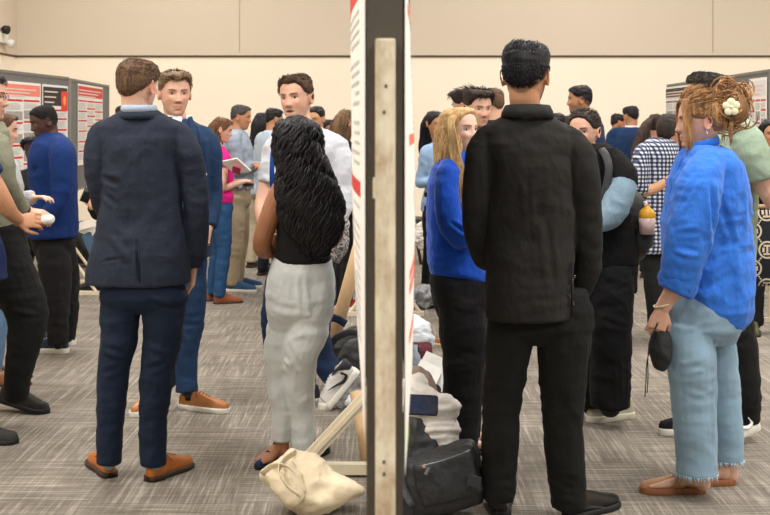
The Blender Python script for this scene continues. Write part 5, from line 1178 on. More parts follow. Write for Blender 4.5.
# ================================================================= woman in black with backpack
P = Person(606, 424, 'dark haired woman in wide black trousers wearing a backpack, behind the black suit', 'light')
P.gar('tee_shirt', black_knit, amp=.005); P.gar('trousers', fabric('wide_black', (24, 24, 26), .9), amp=.006)
P.torso('tee_shirt', [(144, 587, 608, 12), (150, 578, 616, 20), (159, 572, 624, 25), (175, 570, 628, 26), (200, 569, 630, 26), (230, 570, 634, 28), (256, 572, 637, 28), (264, 573, 637, 27)])
P.limb('tee_shirt', [(606, 154, -.05, 9), (615, 163, -.08, 12.5), (621, 175, -.12, 14), (622, 186, -.13, 14.5)])
P.limb('tee_shirt', [(588, 152, .05, 10), (576, 165, .06, 13), (572, 185, .06, 13)])
P.g['under_sleeve'] = dict(P.g['tee_shirt']); P.g['under_sleeve']['mb'] = MB(); P.g['under_sleeve']['mat'] = fabric('grey_blue_jersey', (128, 152, 168), .85, .1, .06, .5)
P.g['under_sleeve']['mb'].tube([P.w(*q) for q in ((622, 182, -.13), (619, 196, -.16), (612, 212, -.19), (602, 222, -.21), (590, 226, -.2), (578, 224, -.16))], [.072, .072, .066, .052, .044, .036], n=18)
P.body.tube([P.w(*q) for q in ((622, 182, -.13), (619, 196, -.16), (612, 212, -.19), (602, 222, -.21), (590, 226, -.2), (578, 224, -.16), (570, 222, -.14))], [.05, .05, .045, .036, .032, .028, .026], n=12)
P.hand(P.w(572, 222, -.14), (-1, .1, .2), (0, -1, .2), side=-1, curl=.6)
P.torso('trousers', [(250, 576, 638, 25), (270, 575, 636, 27), (300, 577, 634, 26)], core=.8)
P.limb('trousers', [(613, 265, -.06, 22), (612, 300, -.07, 20.5), (611, 345, -.07, 19.5), (610, 380, -.06, 19), (610, 406, -.06, 18.5)]); P.limb('trousers', [(594, 265, .08, 20), (592, 340, .09, 18), (590, 404, .1, 17)])
for a, b, w_, am in (((600, 320, -.2), (630, 330, -.2), .013, -.006), ((600, 290, -.2), (630, 284, -.2), .013, .006), ((610, 360, -.2), (606, 405, -.18), .012, .007), ((618, 350, -.2), (620, 405, -.18), .010, -.007)): P.fold('trousers', a, b, w_, am)
P.head(584, 132, 212, -2, k=.93, fem=1, brow=(44, 32, 26), neck=P.w(598, 152, .02))
P.hair(hair_dk, 'up', top=.012, side=.008, back=.012, bumpy=.002, tufts=600, tl=.06, seed=12, flow=lambda p: np.array([0, -1, -.1]))
for px, py, yw in ((632, 417, -112), (604, 408, -108)):
    h_ = floor_pt(px, py); P.shoe(h_, yw, fabric('cream_knit', (198, 194, 172), .85), plain('cream_rubber', (226, 222, 206), .6), L=.27, wd=1.05, style='sneaker', hs=.028); P.foot(h_, h_+.22*np.array([math.sin(R(yw)), math.cos(R(yw)), 0]), k=.45)
P.finish()
# ================================================================= generic crowd
def person(px, py, label, skin, yaw, h, top, bottom, hm, hs='short', q=.6, ho=None, hk=None, **kw):
    P = Person(px, py, label, skin, q=q); P.an = auto(P, yaw, h, top, bottom, headopts=ho, **kw)
    k = dict(style=hs, tufts=150, tl=.022, top=.015, side=.007, seed=int(px)); k.update(hk or {}); P.hair(hm, **k); return P
def lock_back(P, hm, length=.38, w=.075, wave=.004, locks=60, name='long_hair', behind=.07):
    """hair hanging down the back of the head, in head space"""
    h = P.h; c = h['c']; U = h['U']; f = nrm(np.array([U[1][0], U[1][1], 0])); px = lambda p: (CX+p[0]*F/p[1], HY-(p[2]-H0)*F/p[1], p[1]-P.Y)
    S = []
    for z, b, hw, hd in ((.095, .02, .55, .45), (.06, .03, .95, .8), (0, .05, 1.05, .9), (-.08, behind, 1.0, .75), (-.18, behind+.02, 1.0, .6), (-length*.7, behind+.02, .9, .5), (-length, behind+.015, .4, .25)):
        p = c-f*b+np.array([0, 0, z]); a = px(p); S.append((a[0], a[1], a[2], w*hw*P.s, w*hd*P.s))
    return P.mass(hm, S, locks=locks, wave=wave, wf=35, lw=.007, seed=5, name=name, voxel=.012)
# man in pompadour, facing camera, between the blonde woman and the black suit
P = person(484, 375, 'dark haired young man smiling towards the camera between the blonde woman and the black suit', 'light', 165, 1.76, black_cloth, blk_trs, hair_mat('hair_espresso', (36, 26, 22), (62, 48, 40)), q=.85, hyaw=158, hpitch=-6, dxh=-.045, topn='jacket', ho=dict(brow=(34, 26, 22), smile=.6, beard=.25), hk=dict(top=.030, side=.010, tufts=500, tl=.04, front=.016, flow=lambda p: np.array([.4, .6, .1])))
P.finish()
P = person(494, 323, 'man with short brown hair and white collar, back turned, left of the black suit', 'light', -25, 1.82, black_cloth, blk_trs, hair_brown, q=.8, hyaw=-38, topn='jacket', ho=dict(brow=(80, 60, 44)), hk=dict(tufts=500))
P.band('shirt_collar', P.L(0, -.01, 1.50, -30), rotm(-30), .068, .064, -2.6, 2.6, .03, shirt_white, th=.003); P.finish()
P = person(469, 344, 'person with swept back dark hair seen behind the smiling young man', 'light', -60, 1.79, fabric('grey_jacket', (60, 62, 66), .85), blk_trs, hair_dk, q=.6, topn='jacket', shoe=leather('rust_leather', (176, 100, 58)), sole=plain('cream_sole', (214, 200, 160), .7), shoestyle='dress', stance=.10, ho=dict(brow=(40, 30, 24)), hk=dict(top=.034, side=.012, tufts=300, tl=.05, flow=lambda p: np.array([-.2, .9, .4])))
P.finish()
# long black haired woman behind the blonde
P = person(440, 303, 'woman with long black hair in a light blue shirt, behind the blonde woman', 'tan', 150, 1.655, fabric('sky_shirt', (150, 178, 210), .85), blk_trs, hair_blk, 'long', fem=1, armR='hold', armL='down', dxh=-.06)
lock_back(P, hair_blk, .42, .085); P.finish()
# heads between black suit and woman in black
for px, py, h, lab, hm in ((557, 296, 1.64, 'left of two dark heads over the right shoulder of the black suit', hair_blk), (569, 288, 1.62, 'right of two dark heads over the right shoulder of the black suit', hair_dk)):
    P = person(px, py, lab, 'brown', 10, h, fabric('dim_grey', (70, 70, 74), .9), blk_trs, hm, q=.5); P.finish()
P = person(588, 307, 'tall man in a navy jacket with faded hair, facing left in profile at the back', 'tan', -70, 1.87, fabric('ink_jacket', (38, 50, 84), .85), fabric('khaki_dark', (120, 106, 84), .85), hair_blk, 'fade', q=.8, hyaw=-82, hpitch=0, dxh=-.04, topn='jacket', shoe=brown_leather, ho=dict(brow=(22, 18, 18), beard=.35, fade=.75), hk=dict(top=.013, side=.003, tufts=500, tl=.016))
P.finish()
P = person(616, 252, 'small figure in an orange-red shirt at the back, left of the navy suit', 'tan', 80, 1.66, fabric('orange_red_shirt', (206, 72, 40), .85), blk_trs, hair_blk, q=.5); P.finish()
P = person(631, 262, 'man in a navy suit with pale collar at the back, back turned', 'tan', 5, 1.74, fabric('mid_navy', (32, 54, 88), .85), fabric('mid_navy_t', (30, 46, 74), .85), hair_blk, q=.6, hyaw=-30, topn='jacket', wide=1.1); 
P.band('shirt_collar', P.L(0, -.01, 1.475, 0), rotm(0), .068, .064, -2.6, 2.6, .035, shirt_white, th=.003); P.finish()
P = person(656, 278, 'woman with a long dark ponytail in a navy top at the back', 'mid', 25, 1.64, fabric('deep_navy', (30, 38, 58), .9), blk_trs, hair_mat('hair_cocoa', (44, 31, 26), (80, 60, 50)), 'long', fem=1, q=.6, hyaw=50, wide=1.1)
h = P.h; c = h['c']; px_ = lambda p: (CX+p[0]*F/p[1], HY-(p[2]-H0)*F/p[1], p[1]-P.Y)
P.mass(MATS['hair_cocoa'], [(652, 118, -.1, 4, 4), (647, 124, -.16, 5, 5), (642, 136, -.2, 6, 5), (638, 150, -.2, 6.5, 5), (636, 160, -.2, 5.5, 4), (635, 168, -.2, 2, 2)], locks=40, wave=.003, name='ponytail', voxel=.012); P.finish()
# plaid shirt
P = Person(653, 341, 'person in a navy and white checked shirt, left of the woman in blue', 'mid', q=.75)
P.gar('shirt', pattern_fabric('navy_gingham', 'gingham', [(206, 208, 216), (84, 92, 118), (26, 32, 56)], .028), amp=.004); P.gar('trousers', blk_trs)
P.torso('shirt', [(138, 650, 672, 10), (144, 642, 677, 18), (156, 637, 679, 23), (175, 636, 679, 23), (200, 636, 675, 22), (240, 634, 674, 23), (252, 634, 673, 23)])
P.limb('shirt', [(652, 146, -.04, 7), (643, 154, -.08, 9.5), (640, 170, -.12, 9.5), (640, 184, -.12, 9), (645, 192, -.12, 7.5)])
P.skinlimb([(643, 188, -.12, 5.5), (650, 190, -.14, 5.5), (662, 184, -.15, 5), (671, 178, -.15, 4)]); P.hand(P.w(671, 178, -.15), (.8, 0, .5), (0, -1, 0), side=1, curl=.8)
P.torso('trousers', [(238, 640, 671, 18), (256, 640, 671, 19)], core=.8)
P.limb('trousers', [(650, 252, -.05, 10.5), (654, 285, -.05, 9.5), (656, 328, -.04, 7.5)]); P.limb('trousers', [(662, 252, .08, 10), (665, 285, .08, 9), (667, 326, .1, 7.5)])
P.head(670, 131, 60, -18, k=.95, fem=.5, neck=P.w(663, 143, .02)); P.hair(hair_dk, 'long', top=.018, side=.016)
wb = MB(); wb.tube([P.w(664, 183, -.15), P.w(667, 181, -.15)], [.034, .034], n=12, smooth=False); build('watch', wb, sole_black, P.root)
h_ = floor_pt(655, 338); P.shoe(h_, 60, black_leather, sole_black, L=.26); P.shoe(floor_pt(668, 336), 60, black_leather, sole_black, L=.26); P.finish()
# right edge
P = person(771, 334, 'person with long dark hair at the right edge, in black with olive ankle boots', 'mid', 190, 1.585, black_knit, black_cloth, hair_blk, 'long', fem=1, q=.7, armL='up', armR='up', shoe=fabric('olive_suede', (86, 88, 58), .85), sole=sole_black, shoestyle='boot', stance=.10)
lock_back(P, hair_blk, .36, .085); P.finish()
# left of the middle: pink top, arms crossed man, others
P = person(219, 302, 'auburn haired woman in a magenta top and blue jeans, holding papers', 'light', 62, 1.60, fabric('magenta', (206, 36, 124), .85), fabric('mid_blue_denim', (40, 74, 112), .9), hair_mat('hair_auburn', (70, 46, 32), (120, 84, 58)), 'long', fem=1, q=.75, hyaw=85, hpitch=-14, armR='hold', armL='hold', sleeve=.35, hem=.93, botn='jeans', shoe=leather('cognac', (140, 76, 44)), sole=sole_dark, shoestyle='boot', stance=.09)
lock_back(P, MATS['hair_auburn'], .30, .075); P.finish()
P = person(238, 290, 'man in a grey-blue shirt and khaki trousers, arms folded, facing right', 'tan', 95, 1.72, fabric('grey_blue_shirt', (150, 162, 178), .85), fabric('khaki', (158, 142, 118), .85), hair_mat('hair_grey_black', (40, 38, 38), (84, 80, 78)), q=.75, hyaw=95, hpitch=-8, armL='cross', armR='cross', hem=.98, wide=1.08, shoe=fabric('blue_sneaker', (56, 84, 120), .85), sole=sole_white, ho=dict(brow=(50, 46, 44)), hk=dict(top=.012, side=.008, tufts=300, tl=.014))
bl = MB(); b_ = P.L(0, 0, .99, 95); bl.loft([(b_+np.array([0, 0, -.02]), np.array([.150, 0, 0]), np.array([0, .185, 0])), (b_+np.array([0, 0, .02]), np.array([.150, 0, 0]), np.array([0, .185, 0]))]); build('belt', bl, leather('belt_brown', (48, 34, 28)), P.root)
P.finish()
mb = MB(); c = W(236, 166, 10.05); mb.box(c, (.24, .012, .17), *rotm(40, 50, 12)); o_ = build('papers', mb, white_pap, sh=False); tag(o_, 'white papers held open by the woman in the magenta top', 'papers')
mb = MB(); c = W(236.5, 170, 9.93); mb.box(c, (.07, .010, .14), *rotm(30, 60, -35)); o_ = build('phone', mb, plain('pink_case', (170, 40, 70), .4), sh=False); tag(o_, 'phone in a dark pink case lying on the white papers', 'phone')
P = person(272, 276, 'bearded man in a light blue shirt just left of the tall talking man', 'tan', 45, 1.70, shirt_pale, fabric('dark_navy', (34, 40, 54), .85), hair_blk, q=.6, hyaw=60, ho=dict(beard=.6, brow=(28, 24, 22))); P.finish()
P = person(261, 268, 'person with long straight black hair, behind the man in the light blue shirt', 'tan', 30, 1.66, shirt_pale, fabric('khaki_pale', (186, 172, 146), .85), hair_blk, 'long', fem=1, q=.6); lock_back(P, hair_blk, .45, .08); P.finish()
P = person(317, 296, 'upper of the two dark heads behind the ear of the tall talking man', 'mid', 200, 1.70, fabric('slate_knit', (90, 96, 108), .85), blk_trs, hair_blk, q=.65, hyaw=205); P.finish()
P = person(328, 286, 'lower of the two dark heads behind the ear of the tall talking man', 'brown', 160, 1.585, fabric('slate_knit2', (70, 72, 80), .85), blk_trs, hair_blk, 'long', q=.6, fem=1); P.finish()
P = person(345, 309, 'brown haired woman in black, half hidden by the left poster of the middle board', 'light', 60, 1.665, black_knit, black_cloth, hair_mat('hair_walnut', (82, 60, 42), (132, 102, 74)), 'long', fem=1, q=.75, hyaw=70, stance=.06, shoe=fabric('red_white_shoe', (150, 48, 48), .7), sole=sole_white)
lock_back(P, MATS['hair_walnut'], .33, .085); P.finish()
# ================================================================= bags and things on the floor
def resample(pts, n):
    pts = np.vstack([pts, pts[:1]]); d = np.r_[0, np.cumsum(np.linalg.norm(np.diff(pts, axis=0), axis=1))]; t = np.linspace(0, d[-1], n, endpoint=False)
    return np.stack([np.interp(t, d, pts[:, k]) for k in range(pts.shape[1])], 1)
def pillow_mesh(px, Y0, lean=0., T=.06, n=64, rings=12, p=2.2, back=1.0, sag=0.):
    """slumped bag: outline in pixels at depth Y0 (top leaning back by lean per metre of height), thickness T either side"""
    P = []
    for a, b in px:
        z = H0-(b-HY)/F*Y0; Y = Y0+lean*max(0, z); P.append(W(a, b, Y))
    P = resample(np.array(P), n); c = P.mean(0); mb = MB(); nm = nrm(np.array([0, -1., lean*.9])); rg = []
    for k in range(rings+1):
        t = 1-k/rings; t = max(t, .02); h = T*(1-t**p)**.5; rg.append(c+(P-c)*t+nm*h)
    bk = []
    for k in range(rings, 0, -1):
        t = 1-k/rings; t = max(t, .02); h = T*back*(1-t**p)**.5; bk.append(c+(P-c)*t-nm*h)
    mb.rings(bk+rg); return mb
def pillow(name, px, Y0, mat, parent=None, lean=0., T=.06, amp=.006, sc=(9, 9, 9), voxel=.007, smooth=3, seed=1, ground=True, **kw):
    mb = pillow_mesh(px, Y0, lean, T, **kw); me = remesh(mb.mesh(name), voxel, smooth); V = coords(me)
    V = V+normals(me)*wrinkle(amp, seed, sc)(V)[:, None]
    if ground: V[:, 2] = np.maximum(V[:, 2], .002)
    setco(me, V); return link(name, me, mat, parent)
def strap(name, pts, w, th, mat, parent=None, n=8):
    mb = MB(); mb.tube([W(*p) for p in pts], [(w, th)]*len(pts), n=n); return build(name, mb, mat, parent)
canvas = fabric('canvas', (222, 206, 176), .9, .1, .06, 1.2)
tt = empty('tote_bag', floor_pt(306, 512), 'cream canvas tote bag slumped on the carpet in front of the light grey trousers', 'bag')
pillow('bag_body', [(292, 449), (303, 451), (314, 456), (326, 465), (338, 474), (352, 484), (366, 492), (352, 498), (335, 506), (320, 514), (304, 516), (288, 508), (275, 494), (262, 478), (261, 473), (270, 467), (280, 461)], 4.70, canvas, tt, lean=.55, T=.085, amp=.007, seed=3)
pillow('folded_flap', [(280, 462), (292, 464), (300, 474), (307, 488), (305, 500), (296, 507), (284, 502), (273, 488), (266, 474)], 4.60, canvas, tt, lean=.5, T=.030, amp=.006, seed=8)
strap('handle', [(262, 474, 4.74), (272, 466, 4.70), (286, 466, 4.62), (297, 476, 4.56), (305, 492, 4.52)], .012, .003, canvas, tt)
strap('handle', [(296, 452, 4.78), (284, 460, 4.70), (279, 472, 4.60), (287, 486, 4.54), (300, 496, 4.50)], .012, .003, canvas, tt)
# backpack left
nyl = fabric('black_nylon', (26, 27, 29), .6, 0, .15, .6, 1, .45); nyl2 = fabric('charcoal_nylon', (50, 52, 54), .6, 0, .15, .6, 1, .45)
bp = empty('backpack', floor_pt(348, 384), 'black and charcoal backpack lying on the carpet against the middle board', 'backpack')
pillow('bag_body', [(327, 346), (336, 335), (350, 328), (364, 326), (374, 332), (378, 350), (376, 372), (362, 386), (345, 384), (333, 374), (326, 360)], 6.95, nyl, bp, lean=.3, T=.13, seed=5)
pillow('front_panel', [(336, 366), (338, 352), (348, 342), (362, 338), (370, 345), (368, 362), (358, 376), (344, 378)], 6.83, nyl2, bp, lean=.3, T=.05, seed=6)
strap('grab_strap', [(312, 352, 6.9), (315, 336, 6.9), (322, 322, 6.9), (334, 318, 6.9), (346, 324, 6.9)], .022, .005, fabric('navy_web', (34, 44, 66), .8), bp)
strap('shoulder_strap', [(328, 350, 6.8), (336, 338, 6.76), (350, 332, 6.76), (362, 334, 6.78)], .020, .008, nyl2, bp)
strap('green_piping', [(341, 376, 6.76), (344, 370, 6.75), (347, 367, 6.75)], .006, .004, plain('green', (70, 160, 60), .6), bp)
bt = empty('water_bottle', floor_pt(369, 386), 'bottle with bright blue cap beside the backpack at the middle board', 'bottle')
mb = MB(); b0 = W(369, 386, 6.72); b0[2] = .0; mb.tube([b0+np.array([0, 0, .005]), b0+np.array([0, 0, .06])], [.034, .034], n=20, smooth=False); build('bottle_body', mb, plain('bottle_dark', (52, 58, 64), .3), bt)
mb = MB(); mb.tube([b0+np.array([0, 0, .06]), b0+np.array([0, 0, .10])], [.032, .030], n=20, smooth=False); build('cap', mb, plain('bright_blue', (40, 110, 216), .4), bt)
def glossy(name, col, trans):
    m, nt, b = base_mat(name, col, .18, 0, .6); b.inputs['Transmission Weight'].default_value = trans; b.inputs['Alpha'].default_value = 1; b.inputs['IOR'].default_value = 1.15
    n = noise(nt, objco(nt), 30, 4, .7); bump(nt, b, n, .8, .02); MATS[name] = m; return m
clear = glossy('clear_plastic', (226, 228, 230), .8); whiteb = fabric('white_bag_plastic', (222, 226, 232), .4, 0, .05, .4, 2, .5); greyw = fabric('grey_crinkle', (150, 152, 156), .4, 0, .35, .4, 2, .5)
o_ = pillow('plastic_bag', [(330, 398), (332, 386), (340, 379), (350, 377), (366, 382), (368, 396), (352, 404), (336, 404)], 6.52, clear, None, lean=.4, T=.07, amp=.016, sc=(18, 18, 18), seed=7); tag(o_, 'crumpled clear plastic bag on the carpet below the backpack', 'bag')
o_ = pillow('plastic_bag', [(346, 404), (352, 396), (364, 392), (374, 396), (374, 408), (358, 410)], 6.38, whiteb, None, lean=.4, T=.04, amp=.010, sc=(16, 16, 16), seed=9); tag(o_, 'small crumpled white plastic bag at the foot of the middle board, left side', 'bag')
# cardboard tubes
card = plain('kraft_card', (196, 164, 124), .8)
def card_tube(A, B, r, label, open_=True):
    root = empty('poster_tube', (A[0], A[1], 0), label, 'tube'); A, B = np.array(A), np.array(B); d = nrm(B-A); u = nrm(np.cross(d, (0, 1, .01))); v = np.cross(d, u); th = np.linspace(0, 2*math.pi, 28, endpoint=False)
    ring = lambda p, q: p+np.outer(np.cos(th)*q, u)+np.outer(np.sin(th)*q, v)
    mb = MB(); mb.rings([ring(A, r), ring(B, r), ring(B, r-.004), ring(A, r-.004)], closed=True); build('tube_wall', mb, card, root)
    c = MB(); c.rings([ring(A+d*.03, r-.0045), ring(A+d*.04, r-.0045)]); build('end_plug', c, plain('plug_grey', (150, 168, 176), .5), root, sh=False)
    return root
A = W(325, 374, 7.35); A[2] = .03; card_tube(A, W(366, 222, 7.28), .040, 'long brown cardboard poster tube leaning by the backpack, left of the middle board')
A = W(369, 466, 5.36); A[2] = .03; card_tube(A, W(357, 392, 5.50), .034, 'cardboard tube with open grey end low beside the middle board and its brace')
# messenger bag
lb = empty('messenger_bag', floor_pt(443, 520), 'black nylon shoulder bag with front zip on the carpet, right of the middle board', 'bag')
pillow('bag_body', [(404, 459), (420, 455), (440, 449), (462, 442), (473, 441), (478, 452), (481, 470), (485, 487), (482, 500), (462, 507), (440, 515), (418, 521), (404, 519), (400, 490)], 4.72, nyl, lb, lean=.12, T=.10, amp=.005, seed=11, p=5)
pillow('front_pocket', [(412, 464), (436, 458), (470, 448), (474, 462), (479, 484), (476, 496), (452, 502), (424, 508), (416, 490)], 4.615, nyl, lb, lean=.10, T=.018, amp=.003, seed=12, p=5)
strap('zip', [(420, 466, 4.583), (437, 462, 4.578), (455, 456, 4.580), (470, 450, 4.588)], .0022, .003, plain('zip_silver', (130, 132, 136), .3, .7), lb)
mb = MB(); mb.box(W(427, 471, 4.572), (.012, .004, .030), *rotm(0, 0, -25)); build('zip_pull', mb, MATS['zip_silver'], lb, sh=False)
mb = MB(); mb.box(W(424, 466.5, 4.572), (.012, .005, .010)); build('zip_tag', mb, plain('leather_tag', (176, 130, 98), .6), lb, sh=False)
mb = MB(); mb.box(W(474, 481, 4.585), (.052, .010, .040), *rotm(0, 0, -12)); build('buckle_patch', mb, plain('satin_black', (44, 46, 50), .4), lb, sh=False)
strap('carry_strap', [(404, 458, 4.74), (401, 470, 4.66), (404, 490, 4.62), (412, 506, 4.60)], .018, .004, nyl2, lb)
# backpack behind it with the cloth over
b2 = empty('backpack', floor_pt(422, 496), 'dark backpack with a lime edge under the white cloth, right of the middle board', 'backpack')
pillow('bag_body', [(402, 408), (412, 402), (426, 404), (440, 412), (452, 428), (458, 446), (456, 470), (440, 480), (402, 482)], 5.02, nyl2, b2, lean=.1, T=.12, seed=13)
strap('lime_edge', [(407, 414, 4.90), (408.5, 430, 4.89), (407, 446, 4.89), (405, 458, 4.90)], .006, .004, plain('lime', (150, 176, 70), .6), b2)
strap('top_handle', [(434, 396, 5.0), (446, 408, 4.98), (454, 424, 4.97)], .012, .004, nyl, b2)
cl = fabric('white_cloth', (224, 218, 210), .85, .1, .06, .6)
o_ = pillow('white_jacket', [(400, 388), (408, 380), (418, 376), (426, 381), (433, 390), (444, 397), (457, 407), (459, 418), (456, 430), (450, 449), (441, 446), (431, 440), (424, 428), (414, 418), (404, 412)], 4.90, cl, None, lean=.25, T=.035, amp=.013, sc=(6, 6, 15), seed=15, ground=False); tag(o_, 'crumpled off-white garment draped over the dark backpack', 'clothing')
ph = empty('phone', W(421, 412, 4.84), 'dark phone lying on the off-white garment, right of the middle board', 'phone')
U = rotm(0, -38, -3); c = W(421, 405, 4.80); th_ = []
mb = MB(); o2 = []
for a, b_ in ((-1, -1), (1, -1), (1, 1), (-1, 1)):
    for q in np.linspace(0, math.pi/2, 5):
        k0 = {(-1, -1): math.pi, (1, -1): 1.5*math.pi, (1, 1): 0, (-1, 1): .5*math.pi}[(a, b_)]; o2.append((a*.062+.012*math.cos(k0+q), b_*.031+.012*math.sin(k0+q)))
o2 = [(x*.92, z*1.0) for x, z in o2]
mb.rings([np.array([c+np.array([x, y, z])@U for x, z in o2]) for y in (-.004, .004)]); build('phone_body', mb, plain('phone_black', (22, 22, 24), .25), ph, sh=False)
mb = MB(); mb.rings([np.array([c+np.array([x*.94, y, z*.92])@U for x, z in o2]) for y in (-.0052, -.0040)]); build('screen', mb, plain('glass_screen', (18, 34, 62), .06, 0, .8), ph, sh=False)  # blue in the base colour stands in for a reflection on the glass
# things further back on the right of the board
o_ = pillow('canvas_pouch', [(402, 376), (410, 368), (420, 368), (430, 376), (436, 390), (424, 398), (404, 396)], 5.35, fabric('taupe', (128, 112, 98), .9), None, lean=.15, T=.10, seed=16, ground=False)
V = coords(o_.data); V[:, 2] = np.maximum(V[:, 2], .30); tag(o_, 'taupe bag with dark piping between the newspaper and the white garment', 'bag')
mb = MB(); mb.loft([(W(416, 480, 5.36)*np.array([1, 1, 0])+np.array([0, 0, .002]), np.array([.10, 0, 0]), np.array([0, .08, 0])), (W(416, 388, 5.36), np.array([.09, 0, 0]), np.array([0, .07, 0]))]); build('bag_base', mb, MATS['taupe'], o_)
mr = empty('open_bag', floor_pt(420, 384), 'maroon open bag with a clear bottle inside, behind the newspaper', 'bag')
pillow('bag_body', [(406, 346), (414, 343), (431, 343), (433, 356), (434, 384), (406, 386)], 7.0, fabric('maroon', (92, 42, 52), .7), mr, lean=.05, T=.09, p=5, seed=17)
pillow('dark_lining', [(408, 347), (417, 345), (420, 352), (419, 368), (410, 370)], 6.90, fabric('near_black', (26, 24, 28), .8), mr, T=.02, seed=18)
mb = MB(); b0 = W(415.5, 366, 6.85); mb.tube([b0, b0+np.array([0, 0, .06]), b0+np.array([.0, 0, .085]), b0+np.array([0, 0, .12])], [.028, .028, .012, .012], n=16); o_ = build('water_bottle', mb, glossy('bottle_plastic', (190, 206, 222), .4)); tag(o_, 'small clear bottle standing in the maroon bag', 'bottle')
nw = MB()
for i, (x, y, yw, p, r) in enumerate(((430, 369, 12, -35, -22), (437, 374, 30, -25, -10), (426, 377, -10, -40, -30))): nw.box(W(x, y, 6.45-i*.04), (.13, .004, .17), *rotm(yw, p, r))
nw2 = MB(); nw2.box(W(431, 384, 6.46)+np.array([0, 0, -.05]), (.16, .16, .10)); o_ = build('newspaper', nw, plain('newsprint', (206, 204, 198), .8), sh=False); tag(o_, 'loose grey newspaper sheets on top of the bags, left of the blonde woman', 'newspaper')
o_ = pillow('duffel_bag', [(418, 386), (424, 378), (440, 378), (450, 388), (450, 414), (418, 416)], 6.45, fabric('dark_duffel', (40, 40, 44), .8), None, T=.12, seed=19, lean=.1); tag(o_, 'dark soft bag under the newspaper sheets', 'bag')
o_ = pillow('plastic_bag', [(404, 344), (406, 324), (412, 316), (420, 318), (430, 330), (432, 345), (420, 366), (404, 368)], 7.45, whiteb, None, lean=.1, T=.11, amp=.010, sc=(9, 9, 9), seed=20); tag(o_, 'white plastic bag behind the maroon bag, right of the middle board', 'bag')
o_ = pillow('crumpled_paper', [(409, 301), (414, 292), (424, 289), (434, 294), (438, 303), (424, 306)], 10.0, greyw, None, T=.10, amp=.03, sc=(14, 14, 14), seed=21); tag(o_, 'crumpled grey and white sheet on the carpet far behind the white plastic bag', 'crumpled sheet')
# small far table
Yt = 13.2; ft = empty('folding_table', W(424, 262, Yt)*np.array([1, 1, 0]), 'low black-edged table with pale cloth far behind the blonde woman', 'table')
zt = H0-(220-HY)/F*Yt; c = W(426, 220, Yt); mb = MB(); mb.box((c[0]+.08, Yt, zt), (.46, .40, .05)); build('table_top', mb, plain('dark_edge', (52, 50, 46), .6), ft, sh=False)
mb = MB(); mb.box((c[0]+.10, Yt+.10, zt-.17), (.38, .02, .28)); build('modesty_panel', mb, plain('tan_panel', (150, 140, 120), .8), ft, sh=False)
for a, b_ in ((-.14, -.06), (-.02, .04), (.30, .24)):
    mb = MB(); mb.tube([(c[0]+a, Yt-.15, zt), (c[0]+b_, Yt-.15, .0)], [.016, .016], n=8, smooth=False); build('leg', mb, MATS['dark_edge'], ft)
o_ = pillow('crumpled_cloth', [(414, 240), (418, 226), (424, 222), (426, 232), (428, 246), (420, 248)], Yt-.25, cl, None, T=.05, amp=.02, sc=(14, 14, 14), seed=22, ground=False); tag(o_, 'white crumpled cloth hanging from the front of the low far table', 'cloth')
# left: black bag pile by the boards
db = empty('equipment_bag', floor_pt(86, 262), 'black equipment bag on the carpet between blue blazer and navy suit', 'bag')
pillow('bag_body', [(72, 226), (80, 221), (94, 221), (104, 228), (106, 262), (72, 263)], 12.9, nyl, db, T=.2, p=5, seed=23)
strap('handle', [(76, 226, 12.7), (84, 246, 12.66), (92, 248, 12.66), (98, 228, 12.7)], .02, .01, nyl2, db)
nw = MB()
for i in range(3): nw.box(W(86, 230, 12.55-i*.03)+np.array([.01*i, 0, .03*i]), (.20, .006, .10), *rotm(15*i, -30, -25+20*i))
o_ = build('papers', nw, white_pap, sh=False); tag(o_, 'white papers spilling over the black equipment bag', 'papers')
nw = MB(); nw.box(W(90, 243, 12.5), (.10, .02, .22), *rotm(0, -10, 25)); o_ = build('folder', nw, plain('blue_grey_folder', (66, 100, 128), .6), sh=False); tag(o_, 'blue-grey folder against the black equipment bag', 'folder')
# backpack worn by the woman in black
wb_ = empty('backpack', W(634, 250, 6.28), 'black backpack worn by the woman in black, drink cup in its side pocket', 'backpack')
pillow('bag_body', [(622, 196), (630, 190), (640, 194), (648, 206), (652, 222), (650, 240), (644, 256), (632, 264), (622, 258)], 6.22, nyl, wb_, T=.10, seed=24, ground=False)
pillow('mesh_pocket', [(633, 226), (642, 222), (652, 226), (651, 244), (645, 254), (635, 250)], 6.12, nyl2, wb_, T=.035, seed=25, ground=False)
strap('shoulder_strap', [(601, 149, 6.06), (606, 156, 6.0), (609, 168, 5.97), (607, 184, 5.97), (602, 200, 5.98)], .020, .006, nyl2, wb_)
for k in range(4): strap('hanging_strap', [(626+4*k, 254, 6.16), (624+4*k, 266, 6.15), (627+3*k, 276+5*k, 6.15), (625+3*k, 284+3*k, 6.15)], .008, .003, nyl, wb_)
cpt = empty('drink_cup', W(648, 236, 6.05), 'clear cup with pink lower half and orange-yellow lid in the backpack side pocket', 'cup')
mb = MB(); b0 = W(647, 234, 6.06); mb.tube([b0, b0+np.array([0, 0, .085])], [.036, .042], n=20, smooth=False); build('cup_body', mb, plain('pale_pink', (232, 200, 196), .4), cpt)
mb = MB(); mb.tube([b0+np.array([0, 0, .085]), b0+np.array([0, 0, .10]), b0+np.array([0, 0, .12]), b0+np.array([0, 0, .133])], [.043, .042, .034, .016], n=20, flatcap=False); build('lid', mb, plain('mango', (240, 178, 52), .4), cpt)
mb = MB(); mb.tube([b0+np.array([0, 0, .128]), b0+np.array([-.01, 0, .165])], [.010, .010], n=10, smooth=False); build('spout', mb, plain('pale_pink', (232, 200, 196), .4), cpt)
